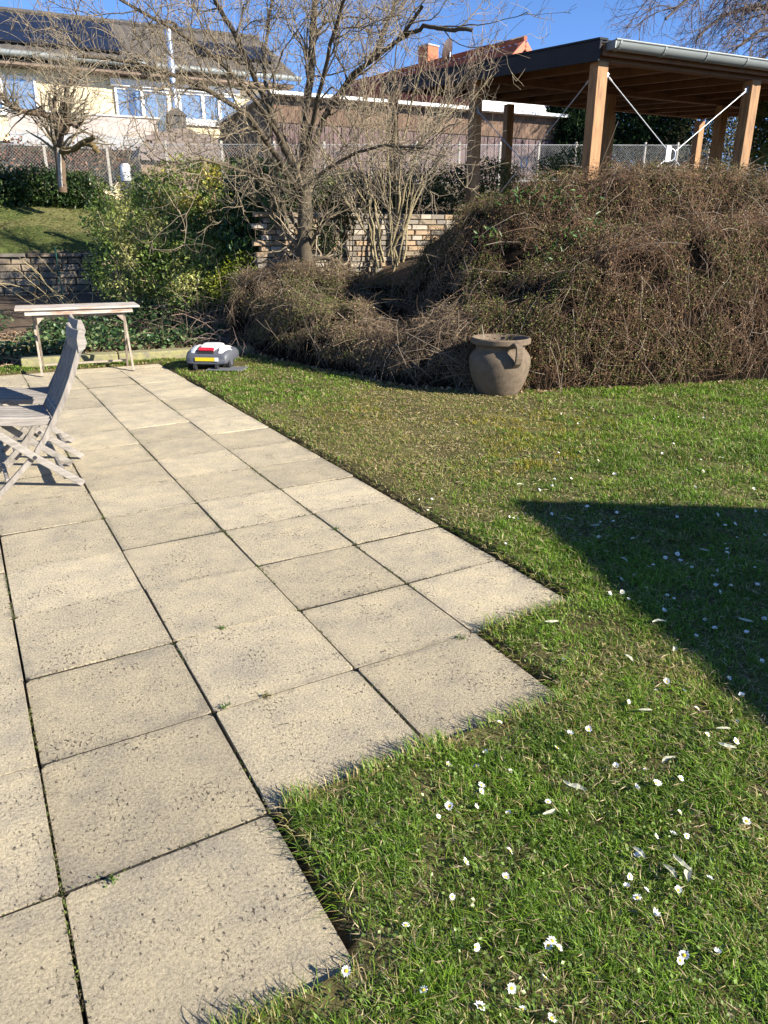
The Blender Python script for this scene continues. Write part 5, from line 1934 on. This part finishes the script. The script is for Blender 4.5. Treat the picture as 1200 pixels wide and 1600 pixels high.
tag(obj_np('dry_stalks', Vt, F, M['twig'], col=rep(shade(n, (.40, .30, .19), rng), 12)), 'pale dry stalks lying on the ivy bed', 'stalks', kind='stuff')

# green leaf tufts that poke out of the big mound
rng = np.random.default_rng(111)
tu = []
for (x, y, Y) in [(860, 385, 8.75), (885, 420, 8.6), (905, 455, 8.3), (880, 455, 8.4), (765, 430, 8.6), (820, 400, 8.8), (795, 375, 8.9), (850, 475, 8.2)]:
    p = at(x, y, Y)
    p[2] = float(mound_h(p[0], p[1])) + .02
    tu.append(p)
root = thing('leafy_shoots', 'bright green leafy shoots poking out of the huge brown mound', 'shoots')
C = np.concatenate([np.array(p)[None] + rng.normal(size=(26, 3)) * np.array([.10, .07, .07]) for p in tu])
n = len(C)
D = unit(rng.normal(size=(n, 3)) + np.array([0, -.6, .3]))
Vt, F = leaves(C, D, unit(np.array([0, -.4, .9]) + rng.normal(size=(n, 3)) * .4), rng.uniform(.06, .10, n), rng.uniform(.018, .028, n), .15, .15)
obj_np('leaves', Vt, F, M['leaf'], root, col=rep(shade(n, (.07, .15, .03), rng, .4), 4))

# ------------------------------------------------------------------ daisies and fallen leaves
NEAR_D = [(124, 1082), (398, 1081), (502, 1045), (285, 952), (514, 941), (546, 958), (927, 987), (1045, 972), (301, 1132), (380, 727), (214, 787), (761, 760), (793, 791), (820, 774), (768, 725), (920, 768), (946, 607),
          (1020, 733), (1134, 555), (789, 452), (860, 436), (927, 427), (820, 395), (726, 389), (513, 497), (390, 528), (288, 513), (205, 513), (170, 540), (303, 463), (304, 443), (198, 376), (136, 356), (318, 340), (540, 328), (582, 288),
          (654, 333), (560, 56), (852, 150), (762, 188), (980, 203), (1103, 250), (1100, 307), (1120, 170), (925, 532), (906, 594), (850, 606), (797, 670), (68, 880), (640, 268), (1066, 53), (1182, 58), (1080, 112), (1010, 290)]
PX_D = [(600 + a / 2, 1000 + b / 2) for a, b in NEAR_D] + [(541, 1511)]
FAR_D = [(110, 397), (150, 393), (138, 428), (442, 437), (390, 452), (405, 454), (418, 455), (524, 441), (678, 466), (777, 519), (917, 567), (879, 579), (927, 587), (963, 607), (741, 641), (744, 685), (764, 707), (803, 711), (826, 608),
         (1028, 632), (1037, 668), (1085, 665), (1050, 684), (1104, 512), (1160, 608), (1043, 443), (1096, 475), (1168, 657), (874, 744), (1005, 767), (1035, 795), (976, 820), (1135, 812), (1190, 765), (820, 673), (886, 692), (380, 536), (392, 533),
         (343, 548), (585, 332), (721, 318), (842, 325), (607, 294), (543, 272), (520, 283), (670, 275), (871, 254), (905, 223), (945, 306), (712, 403), (728, 435), (874, 407), (1000, 144), (992, 270), (1060, 268), (613, 248), (525, 357), (553, 128), (605, 158), (864, 343), (636, 420), (783, 630)]
PX_D += [(600 + a / 2, 580 + b / 2) for a, b in FAR_D]


def daisy_meshes(k):
    r_ = random.Random(k + 40)
    pm = MB()
    n = (11, 15, 13, 17)[k % 4]
    for j in range(n):
        a = 2 * math.pi * j / n + r_.uniform(-.08, .08)
        L = .0115 * r_.uniform(.85, 1.1)
        lift_ = r_.uniform(-.0015, .003) + (0, .004, .0015, .008)[k % 4]
        c_, s_ = math.cos(a), math.sin(a)
        w2 = .0019
        vs = [(c_ * .003 - s_ * b * .6, s_ * .003 + c_ * b * .6, .001) for b in (-w2, w2)] + [(c_ * L * .75 - s_ * b, s_ * L * .75 + c_ * b, .002 + lift_ * .6) for b in (w2, -w2)] + [(c_ * L, s_ * L, .0015 + lift_)]
        pm.add(vs, [[0, 1, 2, 3], [3, 2, 4]])
    p_ = pm.mesh('petals')
    p_.materials.append(M['petal'])
    d_ = MB().lathe([(.0001, .0045), (.0025, .0040), (.0042, .0022), (.0044, .0008)], 8).mesh('flower_centre')
    d_.materials.append(M['disc'])
    s_ = MB().tube([(0, 0, -.05), (.004, .002, -.025), (0, 0, .001)], .0011, 5).mesh('stem')
    s_.materials.append(M['stem'])
    return p_, d_, s_


DM = [daisy_meshes(k) for k in range(4)]
rng = np.random.default_rng(121)
cand = [(x, y) for x, y in PX_D] + [(float(rng.uniform(840, 1200)), float(rng.uniform(640, 1010))) for _ in range(34)] + [(float(rng.uniform(700, 1200)), float(rng.uniform(1050, 1590))) for _ in range(14)]
for k, (x, y) in enumerate(cand):
    p = onground(x, y, .045)
    a_, b_ = invgrid(p[0], p[1])
    if on_paving(np.array([a_]), np.array([b_]), .02)[0]:
        continue
    in_sh = (p[0] - tip[0]) * .98 > -.03 and p[1] < tip[1] - .12 * (p[0] - tip[0]) and p[0] > tip[0] + (tip[1] - p[1]) * .205
    zone = 'shade' if in_sh else ('near' if p[1] < 2.75 else 'far')
    root = thing('daisy', {'shade': 'white daisy in the dark shadow on the lawn', 'near': 'white daisy with yellow centre in the near sunlit lawn', 'far': 'small white daisy in the sunny lawn beyond the shadow'}[zone], 'daisy', (p[0], p[1], .036 + random.uniform(-.006, .004)), 0,
                 {'shade': 'daisies in the shadow', 'near': 'daisies in the near sunlit lawn', 'far': 'daisies in the far lawn'}[zone])
    sc_ = random.uniform(.6, 1.08)
    root.scale = (sc_, sc_, sc_)
    root.rotation_euler = (random.uniform(-.5, .8), random.uniform(-.4, .9), 0)
    pm_, dm_, sm_ = DM[k % 4]
    link('petals', pm_, None, root)
    link('flower_centre', dm_, None, root)
    link('stem', sm_, None, root)

LEAFPX = [(858, 1270, .6), (890, 1228, 2.2), (900, 1234, -.4), (1130, 1140, .2), (1136, 1166, -.5), (1078, 1370, 1.0), (1046, 1364, -1.2), (1008, 1111, .1), (1052, 1015, 1.2), (982, 1030, -1.), (1030, 973, .1), (930, 822, .2), (1100, 860, -.5), (975, 876, -1.), (813, 758, .3),
          (890, 812, -.4), (1165, 970, -.4), (1065, 1350, 2.), (998, 1335, -1.1), (1090, 648, .4), (862, 972, .1), (1045, 1190, .5)]


def fallen_leaf_mesh(k):
    r_ = random.Random(k + 7)
    L, W_ = .052, .0075
    vs, fs = [], []
    n = 7
    for j in range(n):
        q_ = j / (n - 1)
        ww = W_ * math.sin(math.pi * min(1, q_ * .92 + .06)) ** .8
        zc = .004 * math.sin(math.pi * q_) * (1 if k % 2 else .6) + r_.uniform(-.001, .001)
        cy_ = .006 * math.sin(q_ * 3.0) * (1 if k % 3 else -1)
        x = (q_ - .5) * L
        vs += [(x, cy_ - ww, zc + .003), (x, cy_, zc), (x, cy_ + ww, zc + .003), (x, cy_, zc - .0012)]
    for j in range(n - 1):
        for a_ in range(4):
            b_ = (a_ + 1) % 4
            fs.append([j * 4 + a_, j * 4 + 4 + a_, j * 4 + 4 + b_, j * 4 + b_])
    me = bpy.data.meshes.new('fallen_leaf')
    me.from_pydata(vs, [], fs)
    me.materials.append(M['paleleaf'])
    me.update()
    return me


FLM = [fallen_leaf_mesh(k) for k in range(4)]
for k, (x, y, r) in enumerate(LEAFPX):
    p = onground(x, y, .04)
    o = link('fallen_leaf', FLM[k % 4])
    o.location = (p[0], p[1], .043)
    o.rotation_euler = (random.uniform(-.15, .2), random.uniform(-.05, .25), r)
    s_ = random.uniform(.75, 1.1)
    o.scale = (s_, s_, s_)
    tag(o, 'pale narrow fallen leaf lying on the grass', 'leaf', 'pale fallen leaves on the lawn')

# weeds in the paving joints
rng = np.random.default_rng(131)
for k, (x, y, s_, lb_) in enumerate([(525, 828, .03, 'small green weed in a paving joint near the middle of the terrace'), (347, 983, .03, 'tiny weed beside a red leaf crumb between two slabs'), (415, 1089, .035, 'tuft of dry moss in the joint left of the stepped lawn corner'),
                                     (352, 1106, .03, 'tiny green moss tuft at a joint crossing in the near paving'), (720, 999, .04, 'low green tuft at the joint of the third step slab'), (175, 1378, .025, 'small sprout in the nearest cross joint of the paving')]):
    p = onground(x, y, 0)
    n = 40
    s_ *= .7
    C = np.array([p[0], p[1], 0]) + np.stack([rng.normal(size=n) * s_ * .5 * GC, rng.normal(size=n) * s_ * .5 * GS, rng.uniform(0, .012, n)], 1)
    D = unit(rng.normal(size=(n, 3)) + np.array([0, 0, .5]))
    Vt, F = leaves(C, D, unit(rng.normal(size=(n, 3)) * .5 + np.array([0, 0, 1])), .009, .005, .15)
    c = shade(n, (.09, .15, .03) if 'dry' not in lb_ else (.17, .15, .05), rng)
    o = obj_np('joint_weed', Vt, F, M['leaf'], col=rep(c, 4))
    tag(o, lb_, 'weed')
